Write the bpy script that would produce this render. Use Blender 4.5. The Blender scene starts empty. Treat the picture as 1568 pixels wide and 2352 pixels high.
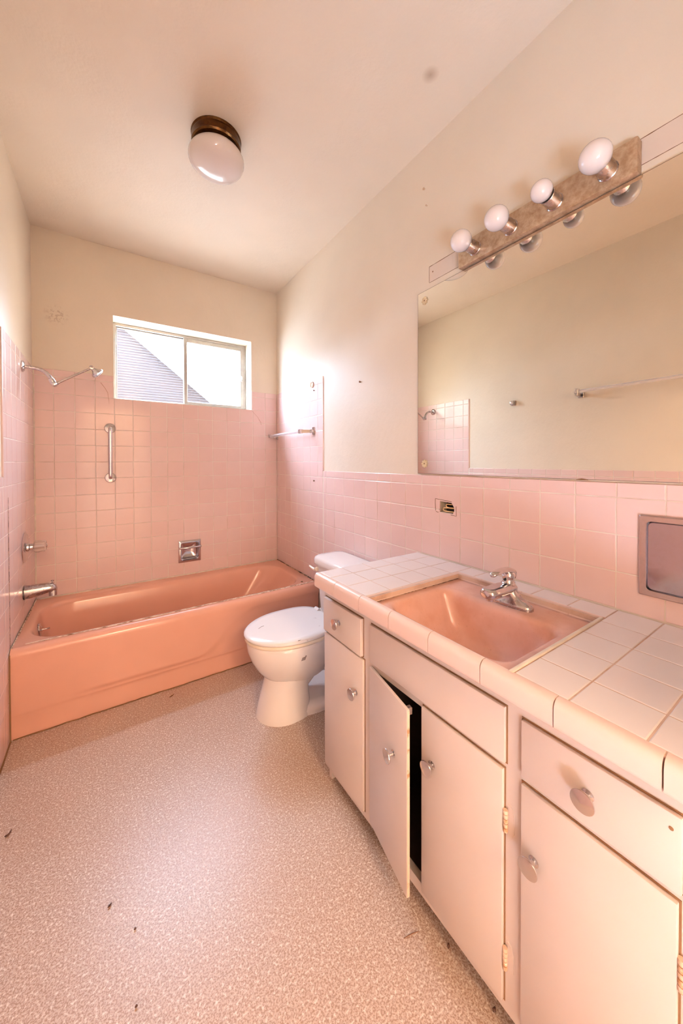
import bpy, bmesh, math, random
from mathutils import Vector, Matrix
random.seed(7)
S = bpy.context.scene
COL = S.collection
PI = math.pi

# ------------------------------------------------------------------ camera
CAM = (0.37337, -2.85294, 1.26387); YAW, PITCH, ROLL = 0.586285, -0.012203, -0.002255
F_PX, CX, CY = 804.843, 778.972, 1070.283
fw = Vector((math.sin(YAW)*math.cos(PITCH), math.cos(YAW)*math.cos(PITCH), math.sin(PITCH)))
r0 = Vector((math.cos(YAW), -math.sin(YAW), 0)); u0 = r0.cross(fw)
rt = r0*math.cos(ROLL)+u0*math.sin(ROLL); up = -r0*math.sin(ROLL)+u0*math.cos(ROLL)
cd = bpy.data.cameras.new('camera'); cam = bpy.data.objects.new('camera', cd); COL.objects.link(cam)
cam.matrix_world = Matrix(((rt.x, up.x, -fw.x, CAM[0]), (rt.y, up.y, -fw.y, CAM[1]), (rt.z, up.z, -fw.z, CAM[2]), (0, 0, 0, 1)))
cd.sensor_fit = 'VERTICAL'; cd.sensor_height = 36.0; cd.lens = F_PX/2352*36
cd.shift_x = (784-CX)/2352; cd.shift_y = (CY-1176)/2352
cd.clip_start = 0.02
S.camera = cam

# ------------------------------------------------------------------ light
wd = bpy.data.worlds.new('world'); S.world = wd; wd.use_nodes = True
bg = wd.node_tree.nodes['Background']; bg.inputs[0].default_value = (0.70, 0.92, 1.20, 1); bg.inputs[1].default_value = 56
def area(name, loc, rot, sx, sy, power=0, color=(1, 1, 1), portal=False):
    l = bpy.data.lights.new(name, 'AREA'); l.shape = 'RECTANGLE'; l.size = sx; l.size_y = sy; l.energy = power; l.color = color
    o = bpy.data.objects.new(name, l); COL.objects.link(o); o.location = loc; o.rotation_euler = rot
    if portal: l.cycles.is_portal = True
    return o
area('window_portal', (0.905, 0.215, 1.985), (-PI/2, 0, 0), 1.0, 0.6, portal=True)
area('hall_fill_light', (0.55, -4.6, 2.38), (0, 0, 0), 0.5, 0.5, power=88, color=(1.0, 0.72, 0.47))  # unseen lamp added as warm fill through the doorway
S.view_settings.view_transform = 'Standard'; S.view_settings.look = 'None'
S.view_settings.gamma = 1.0; S.view_settings.exposure = 0.02; S.view_settings.use_curve_mapping = False
S.cycles.use_denoising = True; S.cycles.max_bounces = 6; S.cycles.diffuse_bounces = 4; S.cycles.glossy_bounces = 3
S.cycles.transparent_max_bounces = 8; S.cycles.caustics_reflective = False; S.cycles.caustics_refractive = False
S.cycles.sample_clamp_indirect = 8.0
S.cycles.use_adaptive_sampling = True; S.cycles.adaptive_threshold = 0.1; S.cycles.adaptive_min_samples = 16

# ------------------------------------------------------------------ materials
def lin(r, g, b):
    f = lambda c: (c/255/12.92) if c/255 <= 0.04045 else ((c/255+0.055)/1.055)**2.4
    return (f(r), f(g), f(b), 1)
class NT:
    def __init__(s, name):
        s.m = bpy.data.materials.new(name); s.m.use_nodes = True; s.t = s.m.node_tree; s.n = s.t.nodes; s.l = s.t.links
        s.b = s.n['Principled BSDF']; s.out = s.n['Material Output']; s.tc = None
    def node(s, t, **k):
        o = s.n.new(t)
        for a, v in k.items(): setattr(o, a, v)
        return o
    def obj(s):
        if not s.tc: s.tc = s.node('ShaderNodeNewGeometry')
        return s.tc.outputs['Position']
    def noise(s, scale, detail=4, rough=0.55, vec=None):
        o = s.node('ShaderNodeTexNoise'); o.inputs['Scale'].default_value = scale; o.inputs['Detail'].default_value = detail
        o.inputs['Roughness'].default_value = rough; s.l.new(vec or s.obj(), o.inputs['Vector']); return o.outputs['Fac']
    def ramp(s, fac, stops):
        o = s.node('ShaderNodeValToRGB'); cr = o.color_ramp
        while len(cr.elements) < len(stops): cr.elements.new(0.5)
        for e, (p, c) in zip(cr.elements, stops): e.position = p; e.color = c if len(c) == 4 else (*c, 1)
        s.l.new(fac, o.inputs[0]); return o.outputs[0]
    def mix(s, fac, a, b):
        o = s.node('ShaderNodeMix', data_type='RGBA')
        for sock, v in ((o.inputs[0], fac), (o.inputs[6], a), (o.inputs[7], b)):
            if isinstance(v, (int, float)): sock.default_value = v
            elif isinstance(v, tuple): sock.default_value = v
            else: s.l.new(v, sock)
        return o.outputs[2]
    def math(s, op, a, b=0.0):
        o = s.node('ShaderNodeMath', operation=op)
        for i, v in ((0, a), (1, b)):
            if isinstance(v, (int, float)): o.inputs[i].default_value = v
            else: s.l.new(v, o.inputs[i])
        return o.outputs[0]
    def dist(s, p):
        o = s.node('ShaderNodeVectorMath', operation='DISTANCE'); s.l.new(s.obj(), o.inputs[0]); o.inputs[1].default_value = p; return o.outputs['Value']
    def bump(s, h, strength=0.3, d=0.002):
        o = s.node('ShaderNodeBump'); o.inputs['Strength'].default_value = strength; o.inputs['Distance'].default_value = d
        s.l.new(h, o.inputs['Height']); s.l.new(o.outputs[0], s.b.inputs['Normal'])
    def base(s, c):
        if isinstance(c, tuple): s.b.inputs['Base Color'].default_value = c
        else: s.l.new(c, s.b.inputs['Base Color'])
    def set(s, rough=0.5, metal=0.0, spec=0.5, coat=0.0, ior=None):
        s.b.inputs['Roughness'].default_value = rough; s.b.inputs['Metallic'].default_value = metal
        s.b.inputs['Specular IOR Level'].default_value = spec; s.b.inputs['Coat Weight'].default_value = coat; s.b.inputs['Coat Roughness'].default_value = 0.08
        return s.m
def simple(name, c, rough=0.5, metal=0.0, spec=0.5, var=0.0, scale=6, bump=0, bscale=60, coat=0):
    t = NT(name)
    if var:
        d = tuple(max(0, x*(1-var)) for x in c[:3])+(1,)
        t.base(t.mix(t.ramp(t.noise(scale, 2), [(0.35, (0, 0, 0)), (0.65, (1, 1, 1))]), c, d))
    else: t.base(c)
    if bump: t.bump(t.noise(bscale, 1), bump, 0.001)
    return t.set(rough, metal, spec, coat)

def mk_plaster(name, col, stain=None, rough=0.42):
    t = NT(name)
    n = t.noise(2.2, 2); c = t.mix(t.ramp(n, [(0.3, (0, 0, 0)), (0.7, (1, 1, 1))]), col, tuple(v*0.93 for v in col[:3])+(1,))
    if stain:
        for (p, rad, cc, soft, amt) in stain:
            d = t.dist(p); m = t.ramp(t.math('DIVIDE', d, rad), [(0.0 if soft else 0.45, (1, 1, 1)), (1.0, (0, 0, 0))])
            if not soft: m = t.math('MULTIPLY', m, t.ramp(t.noise(70, 3), [(0.5, (0, 0, 0)), (0.58, (1, 1, 1))]))
            c = t.mix(t.math('MULTIPLY', m, amt), c, cc)
    t.base(c)
    sc = t.node('ShaderNodeMapping'); sc.inputs['Scale'].default_value = (1, 1, 0.6); t.l.new(t.obj(), sc.inputs[0])
    t.bump(t.noise(20, 3, 0.7, sc.outputs[0]), 0.35, 0.006)
    return t.set(rough, 0, 0.45)
PLCOL = lin(239, 222, 202)
M = {}
M['plaster'] = mk_plaster('plaster_paint', PLCOL)
M['plaster_back'] = mk_plaster('plaster_paint_back', PLCOL, [((0.115, 0.004, 2.2), 0.07, lin(150, 95, 55), False, 0.3)])
M['ceiling'] = mk_plaster('ceiling_paint', lin(240, 223, 204), [((1.406, -1.927, 2.7256), 0.034, lin(160, 124, 94), True, 0.65)], 0.6)
M['plaster_patch'] = mk_plaster('older_pink_paint', lin(232, 212, 196))
def mk_tile(name, col, rough=0.13, spread=0.06):
    t = NT(name); oi = t.node('ShaderNodeObjectInfo')
    c2 = (col[0]*(1-spread*0.4), col[1]*(1-spread), col[2]*(1-spread), 1)
    c = t.mix(oi.outputs['Random'], col, c2)
    c = t.mix(t.ramp(t.noise(9, 1), [(0.45, (0, 0, 0)), (0.8, (0.25, 0.25, 0.25))]), c, tuple(v*0.9 for v in col[:3])+(1,))
    t.base(c); t.bump(t.noise(26, 0), 0.06, 0.003)
    return t.set(rough+0.22, 0, 0.6, 0.45)
M['tile'] = mk_tile('pink_glazed_tile', lin(236, 204, 197))
M['ctile'] = mk_tile('pale_pink_counter_tile', lin(240, 229, 226), 0.16, 0.04)
M['ctrim'] = mk_tile('pink_bullnose_tile', lin(236, 206, 194), 0.16, 0.03)
t = NT('tile_grout'); t.base(t.mix(t.ramp(t.noise(7, 2), [(0.5, (0, 0, 0)), (0.75, (1, 1, 1))]), lin(240, 226, 214), lin(214, 184, 164))); M['grout'] = t.set(0.85)
t = NT('counter_grout'); t.base(t.mix(t.ramp(t.noise(9, 5), [(0.42, (0, 0, 0)), (0.7, (1, 1, 1))]), lin(222, 190, 172), lin(176, 132, 108))); M['cgrout'] = t.set(0.85)
M['tub'] = simple('salmon_enamel', lin(228, 168, 146), 0.2, var=0.05, scale=4)
t = NT('sink_enamel')
c = t.mix(t.ramp(t.noise(14, 5), [(0.45, (0, 0, 0)), (0.75, (0.7, 0.7, 0.7))]), lin(232, 180, 164), lin(218, 158, 134))
M['sink'] = None; t.base(t.mix(t.ramp(t.noise(220, 2), [(0.72, (0, 0, 0)), (0.76, (0.6, 0.6, 0.6))]), c, lin(150, 92, 62))); M['sink'] = t.set(0.22)
M['porcelain'] = simple('white_porcelain', lin(240, 228, 222), 0.14, var=0.03, scale=5)
M['seat'] = simple('cream_seat_plastic', lin(240, 222, 200), 0.3)
t = NT('toilet_lid_paint'); t.base(t.mix(t.ramp(t.noise(24, 5), [(0.66, (0, 0, 0)), (0.7, (1, 1, 1))]), lin(240, 232, 229), lin(222, 210, 206))); M['lid'] = t.set(0.2)
M['chip'] = simple('bare_chip', lin(140, 122, 116), 0.7)
M['cab'] = simple('peach_cabinet_paint', lin(217, 198, 188), 0.38, var=0.045, scale=5, bump=0.12, bscale=40)
t = NT('door_edge_wear'); t.base(t.mix(t.ramp(t.noise(30, 5), [(0.52, (0, 0, 0)), (0.62, (1, 1, 1))]), lin(226, 190, 165), lin(178, 128, 88))); M['cabedge'] = t.set(0.5)
M['dark'] = simple('dark_interior_wood', lin(70, 50, 38), 0.8)
M['gap'] = simple('brown_grime_and_shade', lin(126, 88, 56), 0.8)
def mk_chrome(name, c, rough, dirt=0.3):
    t = NT(name); n = t.ramp(t.noise(90, 2), [(0.45, (0, 0, 0)), (0.7, (1, 1, 1))])
    t.base(t.mix(t.math('MULTIPLY', n, dirt), c, lin(170, 135, 112)))
    t.l.new(t.math('ADD', t.math('MULTIPLY', n, 0.25*dirt/0.3), rough), t.b.inputs['Roughness']); m = t.set(rough, 1.0)
    return m
M['chrome'] = mk_chrome('chrome', lin(212, 210, 214), 0.10, 0.12)
M['chrome_old'] = mk_chrome('pitted_chrome', lin(196, 190, 192), 0.2, 0.14)
M['steel'] = mk_chrome('stainless_panel', lin(188, 178, 186), 0.14, 0.08)
M['steel_frame'] = mk_chrome('brushed_steel_frame', lin(200, 182, 178), 0.32, 0.1)
M['knob'] = mk_chrome('brushed_knob', lin(218, 214, 216), 0.2, 0.05)
M['alu'] = simple('window_aluminium', lin(168, 160, 152), 0.4, 0.6, var=0.1, scale=30)
t = NT('tarnished_light_plate')
t.base(t.mix(t.ramp(t.noise(40, 6, 0.7), [(0.35, (0, 0, 0)), (0.65, (1, 1, 1))]), lin(206, 180, 152), lin(166, 134, 104))); M['lightplate'] = t.set(0.4, 0.55)
M['brass'] = simple('dark_brass', lin(96, 62, 30), 0.32, 0.9, var=0.4, scale=60)
M['blacksock'] = simple('socket_black', lin(40, 28, 22), 0.6)
M['globe'] = simple('milk_glass', lin(234, 222, 217), 0.12, spec=0.6)
M['bulb'] = simple('white_bulb_glass', lin(240, 226, 220), 0.1, spec=0.6)
M['mirror'] = simple('mirror_glass', (0.95, 0.95, 0.88, 1), 0.0, 1.0)
M['mirror_edge'] = simple('mirror_edge', lin(120, 98, 84), 0.4, 0.2)
t = NT('clear_plastic'); t.b.inputs['Transmission Weight'].default_value = 0.0
tr = t.node('ShaderNodeBsdfTransparent'); mx = t.node('ShaderNodeMixShader'); mx.inputs[0].default_value = 0.5
t.base(lin(244, 236, 236)); t.l.new(tr.outputs[0], mx.inputs[1]); t.l.new(t.b.outputs[0], mx.inputs[2]); t.l.new(mx.outputs[0], t.out.inputs[0]); M['acrylic'] = t.set(0.08)
t = NT('crystal_knob'); tr = t.node('ShaderNodeBsdfTransparent'); mx = t.node('ShaderNodeMixShader'); mx.inputs[0].default_value = 0.55
t.base(lin(226, 200, 190)); t.l.new(tr.outputs[0], mx.inputs[1]); t.l.new(t.b.outputs[0], mx.inputs[2]); t.l.new(mx.outputs[0], t.out.inputs[0]); M['crystal'] = t.set(0.05, 0, 0.8)
t = NT('caulk_dirty'); mp = t.node('ShaderNodeMapping'); mp.inputs['Scale'].default_value = (1, 3, 3); t.l.new(t.obj(), mp.inputs[0])
t.base(t.mix(t.ramp(t.noise(26, 6, 0.7, mp.outputs[0]), [(0.46, (0, 0, 0)), (0.6, (1, 1, 1))]), lin(236, 206, 186), lin(138, 92, 56))); M['caulk'] = t.set(0.8)
t = NT('caulk_dark'); t.base(t.mix(t.ramp(t.noise(30, 6, 0.7), [(0.45, (0, 0, 0)), (0.55, (1, 1, 1))]), lin(196, 156, 130), lin(74, 48, 34))); M['caulkdark'] = t.set(0.85)
M['caulkwhite'] = simple('caulk_white', lin(240, 224, 208), 0.7, var=0.2, scale=14)
# floor
t = NT('flecked_vinyl_floor')
n1 = t.noise(260, 1, 0.6); n2 = t.noise(150, 1, 0.6); n3 = t.noise(1.6, 1)
c = t.mix(t.ramp(n1, [(0.40, (0, 0, 0)), (0.56, (1, 1, 1))]), lin(156, 124, 106), lin(197, 172, 157))
c = t.mix(t.ramp(n2, [(0.54, (0, 0, 0)), (0.70, (0.85, 0.85, 0.85))]), c, lin(233, 221, 211))
c = t.mix(t.ramp(t.noise(300, 0), [(0.62, (0, 0, 0)), (0.70, (0.6, 0.6, 0.6))]), c, lin(150, 112, 92))
c = t.mix(t.ramp(n3, [(0.5, (0, 0, 0)), (0.75, (0.3, 0.3, 0.3))]), c, lin(170, 122, 92))
t.base(c); M['floor'] = t.set(0.36, 0, 0.5)
# ribbed obscure glass
t = NT('ribbed_glass'); sx = t.node('ShaderNodeSeparateXYZ'); t.l.new(t.obj(), sx.inputs[0])
w = t.math('SINE', t.math('MULTIPLY', sx.outputs['Z'], 2*PI/0.019))
tl = t.node('ShaderNodeBsdfTranslucent'); tl.inputs[0].default_value = (0.93, 0.95, 0.99, 1)
tr = t.node('ShaderNodeBsdfTransparent'); tr.inputs[0].default_value = (0.93, 0.94, 0.96, 1)
fac = t.math('ADD', t.math('MULTIPLY', w, 0.012), t.math('ADD', 0.009, t.math('MULTIPLY', t.noise(60, 1), 0.008)))
m1 = t.node('ShaderNodeMixShader'); t.l.new(fac, m1.inputs[0]); t.l.new(tr.outputs[0], m1.inputs[1]); t.l.new(tl.outputs[0], m1.inputs[2])
gl = t.node('ShaderNodeBsdfGlossy'); gl.inputs['Roughness'].default_value = 0.1
m2 = t.node('ShaderNodeMixShader'); m2.inputs[0].default_value = 0.05; t.l.new(m1.outputs[0], m2.inputs[1]); t.l.new(gl.outputs[0], m2.inputs[2]); t.l.new(m2.outputs[0], t.out.inputs[0])
M['ribglass'] = t.m
M['stucco'] = simple('neighbour_stucco', lin(38, 23, 20), 0.9, var=0.12, scale=5)
M['concrete'] = simple('yard_concrete', lin(186, 176, 164), 0.9, var=0.1, scale=2)
M['fascia'] = simple('white_fascia_paint', lin(250, 248, 245), 0.6)
M['wood'] = simple('debris_brown', lin(120, 78, 52), 0.8)
M['crumb'] = simple('crumb_dark', lin(84, 50, 36), 0.8)
M['wire'] = simple('wire_insulation', lin(222, 182, 128), 0.5)
M['boxmetal'] = simple('grey_box_metal', lin(46, 37, 32), 0.7, 0.0, var=0.4, scale=90)
M['crack'] = simple('crack_line', lin(200, 150, 130), 0.8)
M['petal'] = simple('yellowed_plastic', lin(214, 190, 152), 0.3)
M['paintscrew'] = simple('painted_screw', lin(206, 176, 146), 0.5)
M['cream'] = simple('cream_plastic', lin(238, 214, 190), 0.35)
M['hallpaint'] = simple('hall_paint', lin(240, 215, 185), 0.7)

# ------------------------------------------------------------------ mesh helpers
WL = {}
def wloc(o): return WL.get(o.name, Vector((0, 0, 0)))
def link(o, parent, world):
    COL.objects.link(o)
    world = Vector(world)
    if parent: o.parent = parent; o.location = world-wloc(parent)
    else: o.location = world
    WL[o.name] = world
    return o
def thing(name, loc, label=None, cat=None, group=None, kind=None, parent=None):
    o = bpy.data.objects.new(name, None); o.empty_display_size = 0.05; link(o, parent, loc)
    if label: o['label'] = label
    if cat: o['category'] = cat
    if group: o['group'] = group
    if kind: o['kind'] = kind
    return o
def tag(o, label=None, cat=None, group=None, kind=None):
    if label: o['label'] = label
    if cat: o['category'] = cat
    if group: o['group'] = group
    if kind: o['kind'] = kind
    return o
class MB:
    def __init__(s): s.v = []; s.f = []
    def add(s, vs, fs):
        o = len(s.v); s.v += [tuple(v) for v in vs]; s.f += [tuple(i+o for i in f) for f in fs]; return s
    def box(s, x0, x1, y0, y1, z0, z1, bev=0, seg=2):
        if bev:
            bm = bmesh.new(); bmesh.ops.create_cube(bm, size=1)
            for v in bm.verts: v.co = Vector(((x0+x1)/2+v.co.x*(x1-x0), (y0+y1)/2+v.co.y*(y1-y0), (z0+z1)/2+v.co.z*(z1-z0)))
            bmesh.ops.bevel(bm, geom=bm.edges[:], offset=bev, segments=seg, affect='EDGES', profile=0.5)
            bm.verts.index_update(); s.add([v.co for v in bm.verts], [[v.index for v in f.verts] for f in bm.faces]); bm.free(); return s
        v = [(x, y, z) for x in (x0, x1) for y in (y0, y1) for z in (z0, z1)]
        return s.add(v, [(0, 1, 3, 2), (4, 6, 7, 5), (0, 4, 5, 1), (2, 3, 7, 6), (0, 2, 6, 4), (1, 5, 7, 3)])
    def loft(s, rings, cap0=True, cap1=True, closed=True):
        n = len(rings[0]); o = len(s.v); vs = [p for r in rings for p in r]; fs = []
        for i in range(len(rings)-1):
            for j in range(n if closed else n-1):
                a = i*n+j; b = i*n+(j+1) % n; fs.append((a, b, b+n, a+n))
        if cap0: fs.append(tuple(range(n-1, -1, -1)))
        if cap1: fs.append(tuple(range((len(rings)-1)*n, len(rings)*n)))
        return s.add(vs, fs)
    def tube(s, pts, rad, n=12, cap=True):
        pts = [Vector(p) for p in pts]; rings = []
        rad = rad if isinstance(rad, (list, tuple)) else [rad]*len(pts)
        prev = None
        for i, p in enumerate(pts):
            d = (pts[min(i+1, len(pts)-1)]-pts[max(i-1, 0)]).normalized()
            if prev is None:
                a = Vector((0, 0, 1)) if abs(d.z) < 0.9 else Vector((1, 0, 0)); e1 = d.cross(a).normalized()
            else: e1 = (prev-d*prev.dot(d)).normalized()
            prev = e1; e2 = d.cross(e1)
            rings.append([p+(e1*math.cos(2*PI*k/n)+e2*math.sin(2*PI*k/n))*rad[i] for k in range(n)])
        return s.loft(rings, cap, cap)
    def lathe(s, base, axis, prof, n=24):
        base = Vector(base); d = Vector(axis).normalized(); a = Vector((0, 0, 1)) if abs(d.z) < 0.9 else Vector((1, 0, 0))
        e1 = d.cross(a).normalized(); e2 = d.cross(e1)
        rings = [[base+d*h+(e1*math.cos(2*PI*k/n)+e2*math.sin(2*PI*k/n))*max(r, 1e-4) for k in range(n)] for r, h in prof]
        return s.loft(rings)
    def strip(s, pts, w, h, nrm, wdir):
        # thin raised ribbon following pts
        nrm = Vector(nrm); wd = Vector(wdir); rings = []
        for i, p in enumerate(pts):
            p = Vector(p); ww = w[i] if isinstance(w, list) else w
            rings.append([p-wd*ww/2, p-wd*ww*0.35+nrm*h, p+wd*ww*0.35+nrm*h, p+wd*ww/2])
        return s.loft(rings)
    def build(s, name, mat, parent=None, smooth=True, angle=35, origin=None):
        me = bpy.data.meshes.new(name)
        vs = [Vector(v) for v in s.v]
        if origin is None:
            lo = Vector((min(v.x for v in vs), min(v.y for v in vs), min(v.z for v in vs))); hi = Vector((max(v.x for v in vs), max(v.y for v in vs), max(v.z for v in vs)))
            origin = (lo+hi)/2; origin.z = lo.z
        origin = Vector(origin)
        me.from_pydata([v-origin for v in vs], [], s.f); me.update()
        bm = bmesh.new(); bm.from_mesh(me); bmesh.ops.recalc_face_normals(bm, faces=bm.faces); bm.to_mesh(me); bm.free()
        if smooth:
            me.polygons.foreach_set('use_smooth', [True]*len(me.polygons)); me.set_sharp_from_angle(angle=math.radians(angle))
        me.materials.append(M[mat] if isinstance(mat, str) else mat)
        return link(bpy.data.objects.new(name, me), parent, origin)
def rrect(x0, x1, y0, y1, r, z, n=8):
    r = min(r, (x1-x0)/2-1e-4, (y1-y0)/2-1e-4); pts = []
    for cx, cy, a0 in ((x1-r, y1-r, 0), (x0+r, y1-r, PI/2), (x0+r, y0+r, PI), (x1-r, y0+r, 1.5*PI)):
        for k in range(n+1):
            a = a0+PI/2*k/n; pts.append((cx+r*math.cos(a), cy+r*math.sin(a), z))
    return pts
def bez(p0, p1, p2, n=8):
    p0, p1, p2 = map(Vector, (p0, p1, p2)); return [p0*(1-t)**2+p1*2*t*(1-t)+p2*t*t for t in [k/n for k in range(n+1)]]
def sub_rects(rects, holes):
    for hx0, hx1, hy0, hy1 in holes:
        out = []
        for x0, x1, y0, y1 in rects:
            if hx1 <= x0 or hx0 >= x1 or hy1 <= y0 or hy0 >= y1: out.append((x0, x1, y0, y1)); continue
            if hx0 > x0: out.append((x0, hx0, y0, y1))
            if hx1 < x1: out.append((hx1, x1, y0, y1))
            a, b = max(x0, hx0), min(x1, hx1)
            if hy0 > y0: out.append((a, b, y0, hy0))
            if hy1 < y1: out.append((a, b, hy1, y1))
        rects = out
    return rects
# frames: (u,v,n) -> world
FR = {'back': lambda u, v, n: (u, -n, v), 'right': lambda u, v, n: (1.6136-n, -u, v), 'left': lambda u, v, n: (n, -u, v), 'top': lambda u, v, n: (u, v, n)}
TM = {}
def tile_mesh(fr, w, h, d, mat, name='tile', bev=0.0022):
    key = (fr, round(w, 4), round(h, 4), d, mat, name)
    if key in TM: return TM[key]
    f = FR[fr]; o = Vector(f(0, 0, 0)); a, b = w/2, h/2; i = min(bev, a*0.5, b*0.5); r = i*0.62
    lv = [(-a, -b, -d), (a, -b, -d), (a, b, -d), (-a, b, -d), (-a, -b, -i), (a, -b, -i), (a, b, -i), (-a, b, -i),
          (-a+r*0.45, -b+r*0.45, -i*0.28), (a-r*0.45, -b+r*0.45, -i*0.28), (a-r*0.45, b-r*0.45, -i*0.28), (-a+r*0.45, b-r*0.45, -i*0.28),
          (-a+i, -b+i, 0), (a-i, -b+i, 0), (a-i, b-i, 0), (-a+i, b-i, 0)]
    fs = [(12, 13, 14, 15)]
    for k in (0, 4, 8):
        for j in range(4): fs.append((k+j, k+(j+1) % 4, k+4+(j+1) % 4, k+4+j))
    if fr in ('back', 'right', 'left', 'top'):
        vs = [Vector(f(*v))-o for v in lv]
    me = bpy.data.meshes.new(name); me.from_pydata(vs, [], fs); me.update()
    bm = bmesh.new(); bm.from_mesh(me); bmesh.ops.recalc_face_normals(bm, faces=bm.faces)
    nn = Vector(f(0, 0, 1))-o
    bm.faces.ensure_lookup_table()
    if bm.faces[0].normal.dot(nn) < 0: bmesh.ops.reverse_faces(bm, faces=bm.faces)
    bm.to_mesh(me); bm.free()
    me.materials.append(M[mat]); TM[key] = me; return me
JT = 0.0024
def tile_field(parent, fr, us, vs, mat, skip=None, holes=(), d=0.006, lift=0.0, cutter=None, name='tile', stuff=None, tilt=0.0016):
    """grid of separate tiles; us, vs = joint line positions"""
    for i in range(len(us)-1):
        for j in range(len(vs)-1):
            u0, u1, v0, v1 = us[i]+JT/2, us[i+1]-JT/2, vs[j]+JT/2, vs[j+1]-JT/2
            if u1-u0 < 0.004 or v1-v0 < 0.004: continue
            if skip and skip((u0+u1)/2, (v0+v1)/2): continue
            pieces = sub_rects([(u0, u1, v0, v1)], holes)
            if not pieces: continue
            cu, cv = (u0+u1)/2, (v0+v1)/2
            if stuff is not None and stuff[0](cu, cv):
                for a in pieces: cube_uv(stuff[1], fr, a, d, lift)
                continue
            if len(pieces) == 1 and pieces[0] != (u0, u1, v0, v1):
                u0, u1, v0, v1 = pieces[0]; cu, cv = (u0+u1)/2, (v0+v1)/2; pieces = [(u0, u1, v0, v1)]
                if u1-u0 < 0.004 or v1-v0 < 0.004: continue
            if len(pieces) == 1 and pieces[0] == (u0, u1, v0, v1):
                o = bpy.data.objects.new(name, tile_mesh(fr, u1-u0, v1-v0, d, mat, name)); link(o, parent, FR[fr](cu, cv, lift))
                o.rotation_euler = [random.uniform(-tilt, tilt) for _ in range(3)]
            else:
                mb = MB()
                for a in pieces: cube_uv(mb, fr, a, d, lift)
                o = mb.build(name, mat, parent, smooth=False)
            if cutter and cutter[0](u0, u1, v0, v1):
                if o.data.users > 1: o.data = o.data.copy()
                b = o.modifiers.new('cut', 'BOOLEAN'); b.object = cutter[1]; b.operation = 'DIFFERENCE'; b.solver = 'EXACT'
def cube_uv(mb, fr, rect, d, lift=0.0):
    u0, u1, v0, v1 = rect; f = FR[fr]
    v = [f(u, vv, n) for u in (u0, u1) for vv in (v0, v1) for n in (lift-d, lift)]
    mb.add(v, [(0, 1, 3, 2), (4, 6, 7, 5), (0, 4, 5, 1), (2, 3, 7, 6), (0, 2, 6, 4), (1, 5, 7, 3)])
def seq(a, b, first, step):
    """joint lines from a to b with a line at first and every step"""
    out = [a]; k = first
    while k < b-0.006:
        if k > a+0.006: out.append(k)
        k += step
    return out+[b]

# ------------------------------------------------------------------ the setting
P = 0.1085; W = 1.6136; H = 2.7256; ZC = 1.8531; CF = 0.4138; ZW = ZC-6*P
ROW = lambda n: ZC-(CF+n)*P
YF = -3.35          # wall behind the camera
PO = 0.005          # plaster sits this far behind the tile face
def struct(name, mb, mat, smooth=False):
    o = mb.build(name, mat, None, smooth=smooth, origin=(0, 0, 0)); o['kind'] = 'structure'; return o
floor = struct('floor', MB().box(-0.1, W+0.1, -4.9, 0.2, -0.08, 0), 'floor')
ceil = struct('ceiling', MB().box(-0.1, W+0.1, YF-0.1, 0.2, H, H+0.1), 'ceiling')
WX0, WX1, WZ0, WZ1 = 0.419, 1.389, 1.700, 2.268
SD = (0.817, 0.977, 0.503, 0.669)        # soap dish opening x0 x1 z0 z1
sdh = (SD[0]+0.012, SD[1]-0.012, SD[2]+0.012, SD[3]-0.012)
mb = MB()
for x0, x1, z0, z1 in sub_rects([(-0.1, W+0.1, 0, H)], [(WX0, WX1, WZ0, WZ1), sdh]): mb.box(x0, x1, PO, 0.2, z0, z1)
mb.box(-4, -0.1, 0.1, 0.2, 0, H+0.1); mb.box(W+0.1, 5, 0.1, 0.2, 0, H+0.1)
wall_back = struct('wall_back', mb, 'plaster_back')
MC = (2.503, 2.735, 0.894, 1.115)        # recessed metal cabinet, -y range and z range
mch = (MC[0]+0.012, MC[1]-0.012, MC[2]+0.012, MC[3]-0.012)
OB = (1.790, 1.874, 1.038, 1.086)        # open electrical box
mb = MB()
for u0, u1, z0, z1 in sub_rects([(-0.2, -YF+0.1, 0, H)], [mch, OB]): mb.box(W+PO, W+0.12, -u1, -u0, z0, z1)
wall_right = struct('wall_right', mb, 'plaster')
wall_left = struct('wall_left', MB().box(-0.12, -PO, YF-0.1, 0.2, 0, H), 'plaster')
mb = MB()
for x0, x1, z0, z1 in sub_rects([(-0.1, W+0.1, 0, H)], [(0.08, 0.90, 0, 2.05)]): mb.box(x0, x1, YF-0.1, YF, z0, z1)
wall_front = struct('wall_front', mb, 'plaster')
mb = MB(); mb.box(-0.62, -0.6, -4.9, YF-0.1, 0, 2.5); mb.box(2.0, 2.02, -4.9, YF-0.1, 0, 2.5); mb.box(-0.6, 2.0, -4.92, -4.9, 0, 2.5)
struct('wall_hall', mb, 'hallpaint')
mb = MB(); mb.box(-0.62, 2.02, -4.92, YF-0.1, 2.5, 2.55); struct('ceiling_hall', mb, 'hallpaint')
mb = MB()
for a in ((0.08-0.06, 0.08, 0, 2.11), (0.90, 0.96, 0, 2.11), (0.08, 0.90, 2.05, 2.11)): mb.box(a[0], a[1], YF, YF+0.015, a[2], a[3], 0.003)
struct('trim_1', mb, 'cab')

# grout beds
def grout(parent, fr, rects, holes, mat='grout'):
    mb = MB()
    for r in rects:
        for a in sub_rects([r], holes): cube_uv(mb, fr, a, 0.0045, -0.0012)
    return mb.build('grout_bed', mat, parent, smooth=False)
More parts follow.
